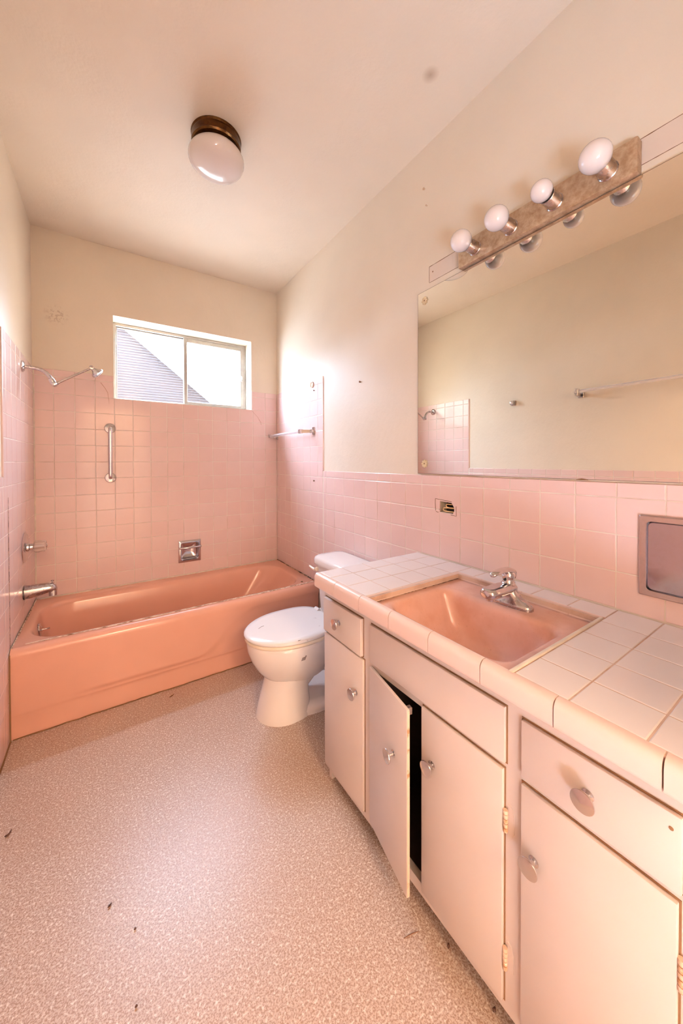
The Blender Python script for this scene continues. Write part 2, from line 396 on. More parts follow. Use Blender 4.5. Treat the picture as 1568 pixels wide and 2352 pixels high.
# back wall tiles
bx = seq(0.0, W, 0.0970, P); bz = sorted([0.412]+[ROW(n) for n in range(0, 13)]+[ZC])
HB = [(WX0-0.002, WX1+0.002, WZ0-0.001, WZ1), sdh]
tile_field(wall_back, 'back', bx, bz, 'tile', holes=HB)
grout(wall_back, 'back', [(0, W, 0.40, ZC-0.003)], [(WX0, WX1, WZ0, WZ1), sdh])
# right wall tiles: tall block over the tub, then wainscot
ru = lambda a, b: seq(a, b, 0.5687*P, P)
YT = 0.779
HR = [mch, OB]
cut = MB()
pts = [(1.784, 1.052), (1.786, 1.074), (1.796, 1.087), (1.862, 1.084), (1.874, 1.066), (1.876, 1.052), (1.868, 1.037), (1.795, 1.036)]
cut.loft([[FR['right'](u, z, n) for u, z in pts] for n in (-0.05, 0.02)])
HR2 = [mch]
def bool_cut(o):
    b = o.modifiers.new('cut', 'BOOLEAN'); b.object = cutter; b.operation = 'DIFFERENCE'; b.solver = 'EXACT'
# the hole is cut in the tiles themselves (ragged octagon) by building the four tiles around it as polygons
def octa_tile(parent, rect, mat):
    from mathutils.geometry import delaunay_2d_cdt
    u0, u1, v0, v1 = rect
    bm = bmesh.new()
    N = 8; vs = [(u0, v0), (u1, v0), (u1, v1), (u0, v1)]+pts
    ed = [(0, 1), (1, 2), (2, 3), (3, 0)]+[(4+k, 4+(k+1) % N) for k in range(N)]
    rv, re, rf, *_ = delaunay_2d_cdt([Vector(p) for p in vs], ed, [], 0, 1e-6)
    def inpoly(p, poly):
        c = False; j = len(poly)-1
        for i in range(len(poly)):
            if (poly[i][1] > p[1]) != (poly[j][1] > p[1]) and p[0] < (poly[j][0]-poly[i][0])*(p[1]-poly[i][1])/(poly[j][1]-poly[i][1])+poly[i][0]: c = not c
            j = i
        return c
    keep = []
    for f in rf:
        cx = sum(rv[i].x for i in f)/len(f); cy = sum(rv[i].y for i in f)/len(f)
        if u0 < cx < u1 and v0 < cy < v1 and not inpoly((cx, cy), pts): keep.append(f)
    fv = [bm.verts.new(FR['right'](v.x, v.y, 0)) for v in rv]
    for f in keep: bm.faces.new([fv[i] for i in f])
    bmesh.ops.delete(bm, geom=[v for v in bm.verts if not v.link_faces], context='VERTS')
    ex = bmesh.ops.extrude_face_region(bm, geom=bm.faces[:])
    for e in ex['geom']:
        if isinstance(e, bmesh.types.BMVert): e.co.x += 0.006
    bmesh.ops.recalc_face_normals(bm, faces=bm.faces)
    bm.verts.index_update()
    mb = MB().add([v.co for v in bm.verts], [[v.index for v in f.verts] for f in bm.faces]); bm.free()
    return mb.build('tile', mat, parent, smooth=False)
rz = sorted([0.412]+[ROW(n) for n in range(0, 13)]+[ZC])
tile_field(wall_right, 'right', [0.0]+ru(0, YT)[1:], rz, 'tile')
wz = sorted([0.0]+[ROW(n) for n in range(6, 16)]+[ZW])
tile_field(wall_right, 'right', [0.787]+ru(0.787, 1.70)[1:-1]+[0.5687*P+16*P], wz, 'tile', skip=lambda u, v: (u > 1.68 and v < 0.8))
us = [0.5687*P+16*P+k*P for k in range(0, 14)]+[-YF]
cz = sorted([0.832]+[ROW(n) for n in range(6, 9)]+[ZW])
def near_ob(u, v): return (1.74 < u < 1.91) and (1.03 < v < 1.16 or 0.93 < v < 1.03)
oct_cells = []
for i in range(len(us)-1):
    for j in range(len(cz)-1):
        r = (us[i]+JT/2, us[i+1]-JT/2, cz[j]+JT/2, cz[j+1]-JT/2)
        if any(r[0] < u < r[1] and r[2] < z < r[3] for u, z in pts): oct_cells.append(r)
tile_field(wall_right, 'right', us, cz, 'tile', skip=lambda u, v: any(r[0] < u < r[1] and r[2] < v < r[3] for r in oct_cells), holes=[mch])
for r in oct_cells: octa_tile(wall_right, r, 'tile')
grout(wall_right, 'right', [(0, YT, 0.40, ZC-0.003), (YT, -YF, 0, ZW-0.003)], HR)
# quarter-round edge of the tall block
mb = MB(); rings = []
for z in (ZW+0.0, ZC-0.012, ZC-0.003, ZC):
    k = 1 if z < ZC-0.004 else (0.8 if z < ZC else 0.45)
    rings.append([FR['right'](YT+0.001+0.010*math.sin(a)*k, z, -0.006+0.0075*math.cos(a)*k) for a in [PI/2*q/5 for q in range(6)]]+[FR['right'](YT+0.001, z, -0.006)])
mb.loft(rings).build('edge_trim', 'ctrim', wall_right)
# left wall tiles
lu = seq(0.0, 0.772, 0.062, P)
tile_field(wall_left, 'left', lu, rz, 'tile')
lus = [0.780]+[0.062+P*k for k in range(7, 30) if 0.79 < 0.062+P*k < -YF-0.01]+[-YF]
stf = MB()
tile_field(wall_left, 'left', lus, wz, 'tile', stuff=(lambda u, v: u > 1.0 and v < 1.04, stf))
o = stf.build('tile_rest', 'tile', wall_left, smooth=False); o['kind'] = 'stuff'
grout(wall_left, 'left', [(0, 0.772, 0.0, ZC-0.003), (0.772, -YF, 0, ZW-0.003)], [])
tile_field(wall_left, 'left', [0.728, 0.780], sorted([0.0]+[ROW(n) for n in range(13, 16)]+[0.41]), 'tile')
mb = MB(); rings = []
for z in (ZW, ZC-0.003, ZC):
    k = 1 if z < ZC else 0.45
    rings.append([FR['left'](0.773+0.010*math.sin(a)*k, z, -0.006+0.0075*math.cos(a)*k) for a in [PI/2*q/5 for q in range(6)]]+[FR['left'](0.773, z, -0.006)])
mb.loft(rings).build('edge_trim', 'ctrim', wall_left)
# old caulk joints and cracks that belong to the walls
MB().box(-0.001, 0.006, -0.006, 0.001, 0.422, ZC-0.01).build('corner_caulk', 'caulkwhite', wall_back, smooth=False)
mb = MB(); mb.strip([(0.0006, -0.700+random.uniform(-.002, .002), 0.415+0.03*k) for k in range(24)], [random.uniform(.001, .006) for _ in range(24)], 0.001, (1, 0, 0), (0, 1, 0)); mb.build('edge_crack', 'caulkdark', wall_left, smooth=False)
MB().box(-0.001, 0.005, -0.731, -0.7275, 0.0, 0.395).build('edge_caulk', 'gap', wall_left, smooth=False)
MB().box(-0.001, 0.005, -3.3, -0.733, 0.0, 0.005).build('edge_caulk', 'gap', wall_left, smooth=False)
def crack(parent, pl, w=0.003):
    mb = MB(); mb.strip([(x, -0.0003, z) for x, z in pl], [w*random.uniform(.5, 1.2) for _ in pl], 0.0006, (0, -1, 0), (0.6, 0, 0.8)); mb.build('crack', 'crack', parent, smooth=False)
crack(wall_back, [(1.395, 1.690), (1.42, 1.662), (1.44, 1.645), (1.455, 1.618), (1.468, 1.600), (1.472, 1.58)])
crack(wall_back, [(0.345, 1.80), (0.37, 1.765), (0.385, 1.735), (0.39, 1.69), (0.392, 1.66)])

# ------------------------------------------------------------------ window
win = thing('window_1', ((WX0+WX1)/2, 0.16, WZ0), kind='structure')
def wbox(name, x0, x1, y0, y1, z0, z1, mat='alu', par=None, b=0.002): return MB().box(x0, x1, y0, y1, z0, z1, b, 1).build(name, mat, par or win)
for a in ((WX0, WX1, 0.145, 0.195, WZ1-0.02, WZ1), (WX0, WX1, 0.145, 0.195, WZ0, WZ0+0.026), (WX0, WX0+0.018, 0.145, 0.195, WZ0+0.026, WZ1-0.02), (WX1-0.018, WX1, 0.145, 0.195, WZ0+0.026, WZ1-0.02)):
    wbox('window_frame', *a)
def sash(x0, x1, y, wl, wr, wt, wb):
    s = thing('sash', ((x0+x1)/2, y, WZ0+0.02), parent=win); z0, z1 = WZ0+0.02, WZ1-0.02
    wbox('stile', x0, x0+wl, y-0.01, y+0.01, z0, z1, par=s); wbox('stile', x1-wr, x1, y-0.01, y+0.01, z0, z1, par=s)
    wbox('rail', x0+wl, x1-wr, y-0.01, y+0.01, z1-wt, z1, par=s); wbox('rail', x0+wl, x1-wr, y-0.01, y+0.01, z0, z0+wb, par=s)
    mb = MB(); nz = 120; rings = []
    for k in range(nz+1):
        z = z0+wb-0.003+(z1-wt-z0-wb+0.006)*k/nz; d = 0.0012*math.sin(2*PI*z/0.019)
        rings.append([(x0+wl-0.003, y-0.003-d, z), (x1-wr+0.003, y-0.003-d, z)])
    mb.loft(rings, False, False, closed=False).build('pane', 'ribglass', s)
    return s
sash(WX0+0.016, 0.912, 0.178, 0.010, 0.022, 0.008, 0.012)
s2 = sash(0.890, WX1-0.016, 0.157, 0.026, 0.030, 0.030, 0.026)
mb = MB(); mb.box(1.345, 1.357, 0.139, 0.148, 1.955, 2.005, 0.002, 1); mb.tube([(1.351, 0.140, 1.965), (1.351, 0.126, 1.975), (1.351, 0.125, 1.99)], 0.004, 8); mb.build('latch', 'chrome', s2)
# the yard and carport outside the window, with an added sky-blocking wall
struct('wall_sky_block', MB().box(2.3, 2.5, 0.2, 2.45, -0.02, 2.82), 'hallpaint')  # unseen wall added to keep sky light off the left wall
struct('ground_outside', MB().box(-9, 9, 0.35, 12, -0.12, -0.02), 'concrete')
gab = thing('neighbour_carport', (0.4, 1.31, -0.02), 'dark carport gable with white sloping fascia outside the window', 'carport')
mb = MB(); prof = [(-0.75, 1.72), (1.55, 1.72), (1.55, 1.76), (0.42, 2.66)]  # panel shaped to end high so yard light passes under to the ceiling
mb.loft([[(x, y, z) for x, z in prof] for y in (1.2, 1.26)]).build('gable_panel', 'stucco', gab, smooth=False)
for px_ in (-0.65, 1.45): MB().box(px_-0.05, px_+0.05, 1.26, 1.36, -0.02, 1.76).build('post', 'fascia', gab, smooth=False)
mb = MB(); pl = [(1.75, 1.66), (0.42, 2.72), (-0.95, 1.63)]
for (xa, za), (xb, zb_) in zip(pl[:-1], pl[1:]):
    mb.loft([[(xa, y, za-0.055), (xb, y, zb_-0.055), (xb, y, zb_+0.03), (xa, y, za+0.03)] for y in (1.12, 1.2)])
mb.build('fascia', 'fascia', gab, smooth=False)

# ------------------------------------------------------------------ bathtub
TZ = 0.410; TY = -0.727
tub = thing('bathtub', (W/2, TY/2, 0), 'salmon pink built-in bathtub under the frosted window', 'bathtub')
x0, x1, e = 0.0015, W-0.0015, -0.0015
rings = [rrect(x0, x1, TY+0.034, e, 0.002, TZ+0.001)]
def topring(i, z, rr): return rrect(x0+0.044+i, x1-0.075-i*1.3, TY+0.074+i, e-0.088-i*1.6, rr, z, 8)
rings += [rrect(x0+0.02, x1-0.04, TY+0.045, e-0.04, 0.05, TZ), topring(-0.006, TZ-0.001, 0.17), topring(0, TZ-0.004, 0.165), topring(0.006, TZ-0.012, 0.16), topring(0.011, TZ-0.03, 0.155)]
for zz, lx, rx, fy, by, rr in ((0.30, .070, 1.45, -.63, -.122, .14), (0.20, .090, 1.37, -.615, -.135, .13), (0.12, .115, 1.28, -.595, -.15, .12), (0.085, .15, 1.20, -.565, -.18, .10), (0.072, .23, 1.08, -.49, -.25, .08)):
    rings.append(rrect(lx, rx, fy, by, rr, zz))
MB().loft(rings, False, True).build('basin', 'tub', tub, angle=60)
# apron: profile swept in x with a shallow moulded panel
sm = lambda a, b, t: (lambda q: q*q*(3-2*q))(max(0, min(1, (t-a)/(b-a))))
rings = []; NX = 72
zs = [0.0, .03, .06, .09, .10, .105, .11, .115, .12, .125, .13, .135, .14, .145, .15, .16, .17, .18, .20, .22, .24, .26, .28, .30, .32, .335, .35, .36, .37]
for i in range(NX+1):
    x = x0+(x1-x0)*i/NX; r = []
    zcv = 0.130+0.215*sm(0.80, 1.16, x); fade = sm(0.12, 0.55, x)
    for z in zs:
        y = TY+0.013
        y -= 0.0055*sm(0.096, 0.112, z)*(0.35+0.65*fade)
        y -= 0.0075*sm(zcv-0.012, zcv+0.012, z)*fade+0.0075*(1-fade)*sm(.05, .3, z)
        r.append((x, y, z))
    for k in range(1, 9):
        a = PI/2*k/8; r.append((x, TY+0.037*(1-math.cos(a)), 0.37+0.0405*math.sin(a)))
    rings.append(r)
MB().loft(rings, False, False, closed=False).build('apron', 'tub', tub, angle=60)
# scraped caulk ridges
n = 150; mb = MB(); pl = []; ws = []
for k in range(n+1):
    x = 0.05+(W-0.07)*k/n; pl.append((x, -0.678+0.003*math.sin(9*x)+random.uniform(-.0014, .0014), TZ+0.0006)); ws.append((0.005+0.008*abs(math.sin(3.1*x+1.2*math.sin(7*x)))+0.009*sm(0.9, 1.4, x))*random.uniform(.5, 1.15))
mb.strip(pl, ws, 0.0022, (0, 0, 1), (0, 1, 0)).build('caulk_ridge', 'caulk', tub, smooth=False)
mb = MB(); mb.strip([(0.02+(1.57)*k/60, -0.0085, TZ+0.0005) for k in range(61)], [random.uniform(.006, .014) for _ in range(61)], 0.007, (0, -0.3, 1), (0, 1, 0)); mb.build('caulk_ridge', 'caulkwhite', tub, smooth=False)
mb = MB(); mb.strip([(W-0.004, -0.01-0.68*k/40, TZ+0.0005) for k in range(41)], [random.uniform(.004, .012) for _ in range(41)], 0.005, (-0.3, 0, 1), (1, 0, 0)); mb.build('caulk_ridge', 'caulkdark', tub, smooth=False)
mb = MB(); mb.strip([(0.004, -0.01-0.69*k/40, TZ+0.0005) for k in range(41)], [random.uniform(.004, .009) for _ in range(41)], 0.005, (0.3, 0, 1), (1, 0, 0)); mb.build('caulk_ridge', 'caulk', tub, smooth=False)
mb = MB(); mb.strip([(0.01+1.6*k/60, TY+0.008+random.uniform(-.002, .002), 0.0005) for k in range(61)], [random.uniform(.004, .007) for _ in range(61)], 0.004, (0, -0.2, 1), (0, 1, 0)); mb.build('base_caulk', 'gap', tub, smooth=False)
ov = MB().lathe((0.0625, -0.372, 0.352), (0.99, 0, 0.12), [(0.0005, -0.004), (0.034, -0.004), (0.035, 0), (0.033, 0.005), (0.02, 0.010), (0.0005, 0.011)], 28).build('overflow_plate', 'chrome_old', tub)
MB().tube([(0.070, -0.372, 0.352), (0.098, -0.372, 0.352), (0.106, -0.372, 0.353)], [0.0035, 0.0035, 0.005], 10).build('trip_lever', 'chrome_old', ov)
MB().box(1.518, 1.53, -0.642, -0.630, TZ, TZ+0.004, 0.001, 1).build('rust_chip', 'gap', tub)

# ------------------------------------------------------------------ shower fittings
sy = -0.345
sh = thing('shower_arm', (0.0, sy, 1.70), 'chrome shower arm with jointed extension and head above the tub', 'shower head')
MB().lathe((-0.001, sy, 1.779), (1, 0, 0), [(0.0005, 0), (0.030, 0), (0.030, 0.006), (0.022, 0.012), (0.012, 0.014), (0.0005, 0.014)], 28).build('flange', 'chrome_old', sh)
MB().tube([(0.012, sy, 1.779), (0.05, sy, 1.777)]+bez((0.06, sy, 1.776), (0.10, sy, 1.772), (0.125, sy, 1.722), 8), 0.0095, 16).build('supply_pipe', 'chrome_old', sh)
k = MB(); k.tube([(0.122, sy, 1.726), (0.130, sy, 1.708), (0.134, sy, 1.698)], [0.014, 0.015, 0.012], 14); k.lathe((0.136, sy-0.028, 1.698), (0, 1, 0), [(0.0005, 0), (0.009, 0.001), (0.012, 0.008), (0.010, 0.014), (0.012, 0.020), (0.013, 0.034), (0.0005, 0.036)], 16)
k.build('swivel_joint', 'chrome', sh)
MB().tube([(0.138, sy+0.002, 1.700), (0.150, sy+0.004, 1.709), (0.151, sy+0.004, 1.709), (0.298, sy+0.02, 1.814)], [0.010, 0.010, 0.0062, 0.0062], 14).build('extension_rod', 'chrome_old', sh)
MB().lathe((0.305, sy+0.007, 1.820), (0, 1, 0), [(0.0005, 0), (0.011, 0.001), (0.012, 0.013), (0.011, 0.026), (0.0005, 0.027)], 16).build('head_joint', 'chrome_old', sh)
hd = MB().lathe((0.306, sy+0.02, 1.819), (0.70, 0, -0.72), [(0.009, 0), (0.011, 0.012), (0.020, 0.022), (0.031, 0.032), (0.034, 0.040), (0.033, 0.046), (0.028, 0.047), (0.0005, 0.045)], 28).build('spray_head', 'chrome', sh)
d = Vector((0.70, 0, -0.72)).normalized(); e1 = Vector((0, 1, 0)); e2 = d.cross(e1); mb = MB(); c0 = Vector((0.306, sy+0.02, 1.819))+d*0.045
for q in range(14):
    a = 2*PI*q/14; p = c0+(e1*math.cos(a)+e2*math.sin(a))*0.024; mb.tube([p, p+d*0.004], 0.0025, 6)
mb.build('nozzle_ring', 'chrome_old', hd)
va = thing('tub_valve', (0, -0.335, 0.72), 'round chrome tub valve plate with clear fluted knob', 'faucet')
vy, vz = -0.335, 0.803
MB().lathe((-0.001, vy, vz), (1, 0, 0), [(0.0005, 0), (0.081, 0), (0.082, 0.003), (0.074, 0.009), (0.05, 0.013), (0.0005, 0.014)], 40).build('escutcheon', 'chrome', va)
MB().lathe((0.012, vy, vz), (1, 0, 0), [(0.0005, 0), (0.024, 0), (0.023, 0.008), (0.018, 0.012), (0.017, 0.024), (0.012, 0.026), (0.0005, 0.026)], 24).build('stem_collar', 'chrome', va)
n = 32; rings = []
for r, h in ((0.012, 0.036), (0.024, 0.038), (0.030, 0.046), (0.031, 0.060), (0.028, 0.075), (0.029, 0.086), (0.024, 0.092), (0.006, 0.093)):
    rings.append([(h, vy+r*(1+0.10*math.cos(8*2*PI*q/n))*math.cos(2*PI*q/n), vz+r*(1+0.10*math.cos(8*2*PI*q/n))*math.sin(2*PI*q/n)) for q in range(n)])
kn = MB().loft(rings).build('clear_knob', 'crystal', va, angle=25)
MB().lathe((0.038, vy, vz), (1, 0, 0), [(0.0005, 0), (0.010, 0.001), (0.010, 0.04), (0.0005, 0.042)], 12).build('knob_core', 'chrome', kn)
MB().lathe((0.0925, vy, vz), (1, 0, 0), [(0.0005, 0), (0.013, 0), (0.012, 0.003), (0.0005, 0.004)], 20).build('knob_cap', 'chrome_old', kn)
sp = thing('tub_spout', (0, -0.36, 0.53), 'worn chrome tub spout with diverter pin below the valve', 'faucet')
n = 24; rings = []
for x, cz, ry, rzz in ((0.002, .566, .030, .037), (0.03, .566, .030, .036), (0.07, .570, .029, .031), (0.105, .573, .027, .026), (0.122, .572, .025, .024), (0.134, .566, .019, .017), (0.139, .561, .008, .008)):
    rings.append([(x, -0.36+ry*math.cos(2*PI*q/n), cz+rzz*math.sin(2*PI*q/n)) for q in range(n)])
mb = MB().loft(rings); mb.loft([rrect(0.103, 0.138, -0.378, -0.342, 0.012, z, 4) for z in (0.528, 0.565)]); mb.build('spout_body', 'chrome_old', sp)
MB().lathe((0.118, -0.36, 0.593), (0, 0, 1), [(0.003, 0), (0.003, 0.012), (0.007, 0.013), (0.007, 0.018), (0.0005, 0.019)], 12).build('diverter_pin', 'chrome_old', sp)
MB().lathe((-0.001, -0.36, 0.565), (1, 0, 0), [(0.0005, 0), (0.037, 0), (0.037, 0.004), (0.0005, 0.004)], 24).build('spout_gasket', 'blacksock', sp)

gb = thing('grab_bar', (0.395, 0, 1.15), 'short vertical chrome grab bar on pink tile left of window', 'grab bar')
MB().tube([(0.396, -0.004, 1.494), (0.396, -0.030, 1.494)]+bez((0.396, -0.032, 1.494), (0.396, -0.052, 1.494), (0.396, -0.052, 1.47), 6)+bez((0.396, -0.052, 1.18), (0.396, -0.052, 1.158), (0.396, -0.03, 1.158), 6)+[(0.396, -0.004, 1.158)], 0.0115, 16).build('bar', 'chrome', gb)
for z in (1.494, 1.158):
    MB().lathe((0.396, 0.001, z), (0, -1, 0), [(0.0005, 0), (0.034, 0), (0.034, 0.003), (0.030, 0.009), (0.014, 0.012), (0.0005, 0.012)], 28).build('wall_flange', 'chrome', gb)

so = thing('soap_dish', ((SD[0]+SD[1])/2, 0, SD[2]), 'recessed chrome soap dish with grab bar in the back wall', 'soap dish')
def frame_ring(fr, rect, band, n0, n1, r=0.012):
    u0, u1, v0, v1 = rect; f = FR[fr]
    ring = lambda i, rr, n: [f(a, b, n) for a, b, _ in rrect(u0+i, u1-i, v0+i, v1-i, rr, 0, 5)]
    return ring
g = frame_ring('back', SD, 0.02, 0, 0.006)
MB().loft([g(0, 0.004, 0.0), g(0.001, 0.004, 0.004), g(0.004, 0.004, 0.0062), g(0.017, 0.014, 0.0062), g(0.020, 0.014, 0.003), g(0.022, 0.014, -0.010)], False, False).build('frame', 'chrome', so)
MB().loft([g(0.022, 0.014, -0.008), g(0.024, 0.014, -0.05), g(0.034, 0.014, -0.058), g(0.07, 0.008, -0.058)], False, True).build('recess', 'chrome', so)
zb = SD[2]+0.113
MB().tube([(SD[0]+0.008, -0.004, zb), (SD[0]+0.010, -0.018, zb), (SD[0]+0.018, -0.024, zb), (SD[1]-0.012, -0.024, zb), (SD[1]-0.004, -0.018, zb), (SD[1]-0.002, -0.004, zb)], 0.008, 12).build('soap_bar_rail', 'chrome', so)

# towel bars
def plate(mb, cx, cy, cz, ax, t=0.006, a=0.016, b=0.022): mb.box(cx-(t if ax == 'x' else a), cx+(t if ax == 'x' else a), cy-(t if ax == 'y' else a), cy+(t if ax == 'y' else a), cz-b, cz+b, 0.002, 1)
tb = thing('towel_bar', (W, -0.33, 1.45), 'clear towel bar on the tiled wall at the tub corner', 'towel bar')
tz = 1.483
MB().tube([(W-0.07, -0.026, tz), (W-0.07, -0.575, tz)], 0.0115, 4).build('bar', 'acrylic', tb, angle=20)
mb = MB(); mb.box(W-0.008, W+0.001, -0.034, -0.006, tz-0.026, tz+0.002, 0.002, 1); mb.box(W-0.076, W-0.006, -0.026, -0.014, tz-0.016, tz-0.004, 0.002, 1); mb.box(W-0.082, W-0.060, -0.030, -0.014, tz-0.014, tz+0.016, 0.002, 1); mb.build('wall_bracket', 'chrome_old', tb)
mb = MB(); mb.box(W-0.084, W-0.057, -0.600, -0.572, tz-0.014, tz+0.015, 0.002, 1); mb.build('bar_collar', 'chrome_old', tb)
mb = MB(); mb.loft([[(W-0.070+a, -0.598+b, tz+z) for a, b, z in ((-.008, .005, -.012), (.008, -.005, -.012), (.008, -.005, .012), (-.008, .005, .012))], [(W-0.014+a, -0.648+b, tz+z-0.001) for a, b, z in ((-.008, .008, -.011), (.008, -.008, -.011), (.008, -.008, .011), (-.008, .008, .011))]]); mb.build('bar_arm', 'cream', tb, smooth=False)
mb = MB(); mb.box(W-0.024, W-0.006, -0.662, -0.640, tz-0.013, tz+0.012, 0.002, 1); mb.box(W-0.008, W+0.001, -0.668, -0.644, tz-0.028, tz+0.030, 0.002, 1); mb.build('wall_bracket', 'chrome_old', tb)
tz2 = 1.757
tb2 = thing('towel_bar', (0, -2.05, 1.72), 'clear towel bar on left wall, seen in the mirror', 'towel bar')
MB().tube([(0.068, -1.700, tz2), (0.068, -2.44, tz2)], 0.0105, 4).build('bar', 'acrylic', tb2, angle=20)
for yy in (-1.712, -2.43):
    mb = MB(); mb.box(0.056, 0.080, yy-0.012, yy+0.012, tz2-0.016, tz2+0.018, 0.002, 1); mb.box(0.004, 0.076, yy-0.008, yy+0.008, tz2-0.030, tz2-0.010, 0.002, 1); mb.box(-PO-0.001, 0.008, yy-0.018, yy+0.018, tz2-0.038, tz2-0.002, 0.002, 1); mb.build('wall_bracket', 'chrome_old', tb2)
lb = thing('towel_bracket', (-PO, -1.207, 1.73), 'lone chrome towel bracket left on the wall, seen in the mirror', 'bracket')
mb = MB(); mb.box(-PO-0.001, 0.008, -1.227, -1.187, 1.732, 1.772, 0.003, 1); mb.build('wall_plate', 'chrome_old', lb)
mb = MB(); mb.box(0.006, 0.034, -1.222, -1.196, 1.738, 1.766, 0.004, 2); mb.build('stub_arm', 'chrome', lb)
# small hardware left in the walls
def nail(label, x, y, z, r=0.004):
    o = MB().lathe((W+PO if x is None else x, y, z), (-1, 0, 0), [(0.0005, -0.002), (r*0.6, -0.002), (r*0.6, 0.005), (r, 0.006), (r*0.8, 0.009), (0.0005, 0.009)], 12).build('wall_screw', 'paintscrew' if z > 2.2 else 'wood'); tag(o, label, 'screw'); return o
nail('small rusty screw in the bare wall right of the tile block', None, -1.205, 1.732, 0.006)
nail('tiny screw in pink tile under the white plastic ring', W, -0.668, 1.772, 0.005)
nail('reddish screw in pink tile left of the toilet, below the towel bar', W, -0.664, 1.128, 0.006)
nail('upper of two small screws high on the wall beside the bulbs', None, -1.701, 2.532, 0.006)
nail('lower of two small screws high on the wall beside the bulbs', None, -1.717, 2.446, 0.004)
mb = MB(); c0 = Vector((W-0.004, -0.637, 1.818)); n = 20
for q in range(n):
    pass
mb.tube([c0+Vector((0, math.cos(2*PI*q/24)*0.019, math.sin(2*PI*q/24)*0.019)) for q in range(25)], 0.004, 8)
mb.lathe((W, -0.637, 1.818), (-1, 0, 0), [(0.0005, 0), (0.017, 0), (0.016, 0.003), (0.0005, 0.004)], 20)
o = mb.build('plastic_ring', 'cream'); tag(o, 'cream plastic hook ring stuck on tile near the top edge', 'hook')

# ------------------------------------------------------------------ toilet
TCY = -1.205
def egg(xf, xb, hw, z, n=40, xm=None, sq=2.0):
    xm = xf+(xb-xf)*0.52 if xm is None else xm; out = []
    for k in range(n):
        a = 2*PI*k/n; c, s = math.cos(a), math.sin(a)
        L = (xm-xf) if c < 0 else (xb-xm); e = 2.0 if c < 0 else sq
        cc = math.copysign(abs(c)**(2/e), c); ss = math.copysign(abs(s)**(2/e), s)
        out.append((xm+L*cc, TCY+hw*ss, z))
    return out
to = thing('toilet', (1.28, TCY, 0), 'white porcelain toilet with closed lid between tub and vanity', 'toilet')
mb = MB()
mb.loft([egg(1.05, 1.36, .10, .17), egg(1.018, 1.36, .118, .196), egg(.985, 1.38, .145, .236), egg(.957, 1.40, .167, .285), egg(.941, 1.41, .178, .33), egg(.936, 1.41, .182, .365), egg(.938, 1.41, .181, .382), egg(.945, 1.40, .175, .387)])
bowl = mb.build('bowl', 'porcelain', to, angle=50)
mb = MB(); mb.loft([egg(.980, 1.25, .128, .0, sq=3), egg(.982, 1.25, .128, .012, sq=3), egg(.990, 1.245, .119, .045, sq=3), egg(1.004, 1.24, .108, .10, sq=3), egg(1.018, 1.24, .102, .15, sq=3), egg(1.03, 1.24, .104, .20, sq=3)])
mb.build('pedestal', 'porcelain', to, angle=50)
mb = MB(); mb.loft([egg(1.06, 1.52, .132, .0, sq=4), egg(1.06, 1.52, .132, .022, sq=4), egg(1.07, 1.51, .118, .040, sq=4), egg(1.08, 1.50, .09, .05, sq=4)])
mb.build('foot', 'porcelain', to, angle=50)
mb = MB(); mb.tube([(1.16, TCY, .13), (1.24, TCY, .20)]+bez((1.28, TCY, .235), (1.36, TCY, .29), (1.42, TCY, .20), 8)+bez((1.43, TCY, .18), (1.46, TCY, .09), (1.46, TCY, .03), 5), [0.085]*2+[.085, .083, .08, .078, .076, .075, .074, .073, .072]+[.072, .072, .072, .074, .076, .08], 20); mb.build('trapway', 'porcelain', to, angle=60)
mb = MB(); mb.loft([egg(1.30, 1.58, .115, .24, sq=4), egg(1.30, 1.58, .15, .32, sq=4), egg(1.30, 1.58, .165, .385, sq=4)]); mb.build('deck', 'porcelain', to, angle=50)
mb = MB(); mb.loft([egg(.932, 1.372, .180, .386, sq=3), egg(.927, 1.374, .185, .391, sq=3), egg(.927, 1.374, .185, .400, sq=3), egg(.932, 1.372, .181, .404, sq=3)]); mb.build('seat_ring', 'seat', to, angle=50)
mb = MB(); mb.loft([egg(.931, 1.378, .181, .405, sq=3), egg(.923, 1.382, .188, .410, sq=3), egg(.923, 1.382, .188, .418, sq=3), egg(.932, 1.378, .180, .425, sq=3), egg(.96, 1.36, .155, .4275, sq=3), egg(1.05, 1.28, .08, .4285, sq=3)]); lid = mb.build('lid', 'lid', to, angle=60)
for (x, y) in ((1.362, TCY-0.07), (1.362, TCY+0.07)): MB().lathe((x, y-0.02, 0.425), (0, 1, 0), [(0.0005, 0), (0.012, 0.001), (0.012, 0.039), (0.0005, 0.04)], 14).build('hinge', 'lid', to)
mb = MB(); mb.loft([rrect(1.425, 1.588, TCY-.165, TCY+.165, .04, z0) for z0 in (.387, .39)]+[rrect(1.412, 1.596, TCY-.180, TCY+.180, .045, .60), rrect(1.410, 1.597, TCY-.182, TCY+.182, .045, .656)]); mb.build('tank', 'porcelain', to, angle=50)
mb = MB(); L = lambda i, z: rrect(1.393+i, 1.603-i*0.5, TCY-.195+i, TCY+.195-i, .05, z)
mb.loft([L(.010, .655), L(.002, .660), L(.0, .668), L(.0, .688), L(.004, .699), L(.014, .706), L(.05, .711), L(.085, .713)]); mb.build('tank_lid', 'porcelain', to, angle=60)
mb = MB(); mb.lathe((1.411, TCY+.150, .628), (-1, 0, 0), [(0.0005, 0), (.013, 0), (.012, .012), (.006, .016), (0.0005, .016)], 16); mb.tube([(1.392, TCY+.152, .628), (1.388, TCY+.175, .632), (1.388, TCY+.205, .636)], [.008, .0075, .006], 10); mb.build('flush_lever', 'cream', to)
mb = MB(); poly = [(0, 0), (.020, .002), (.022, .012), (.026, .022), (.021, .024), (.017, .018), (.004, .016)]
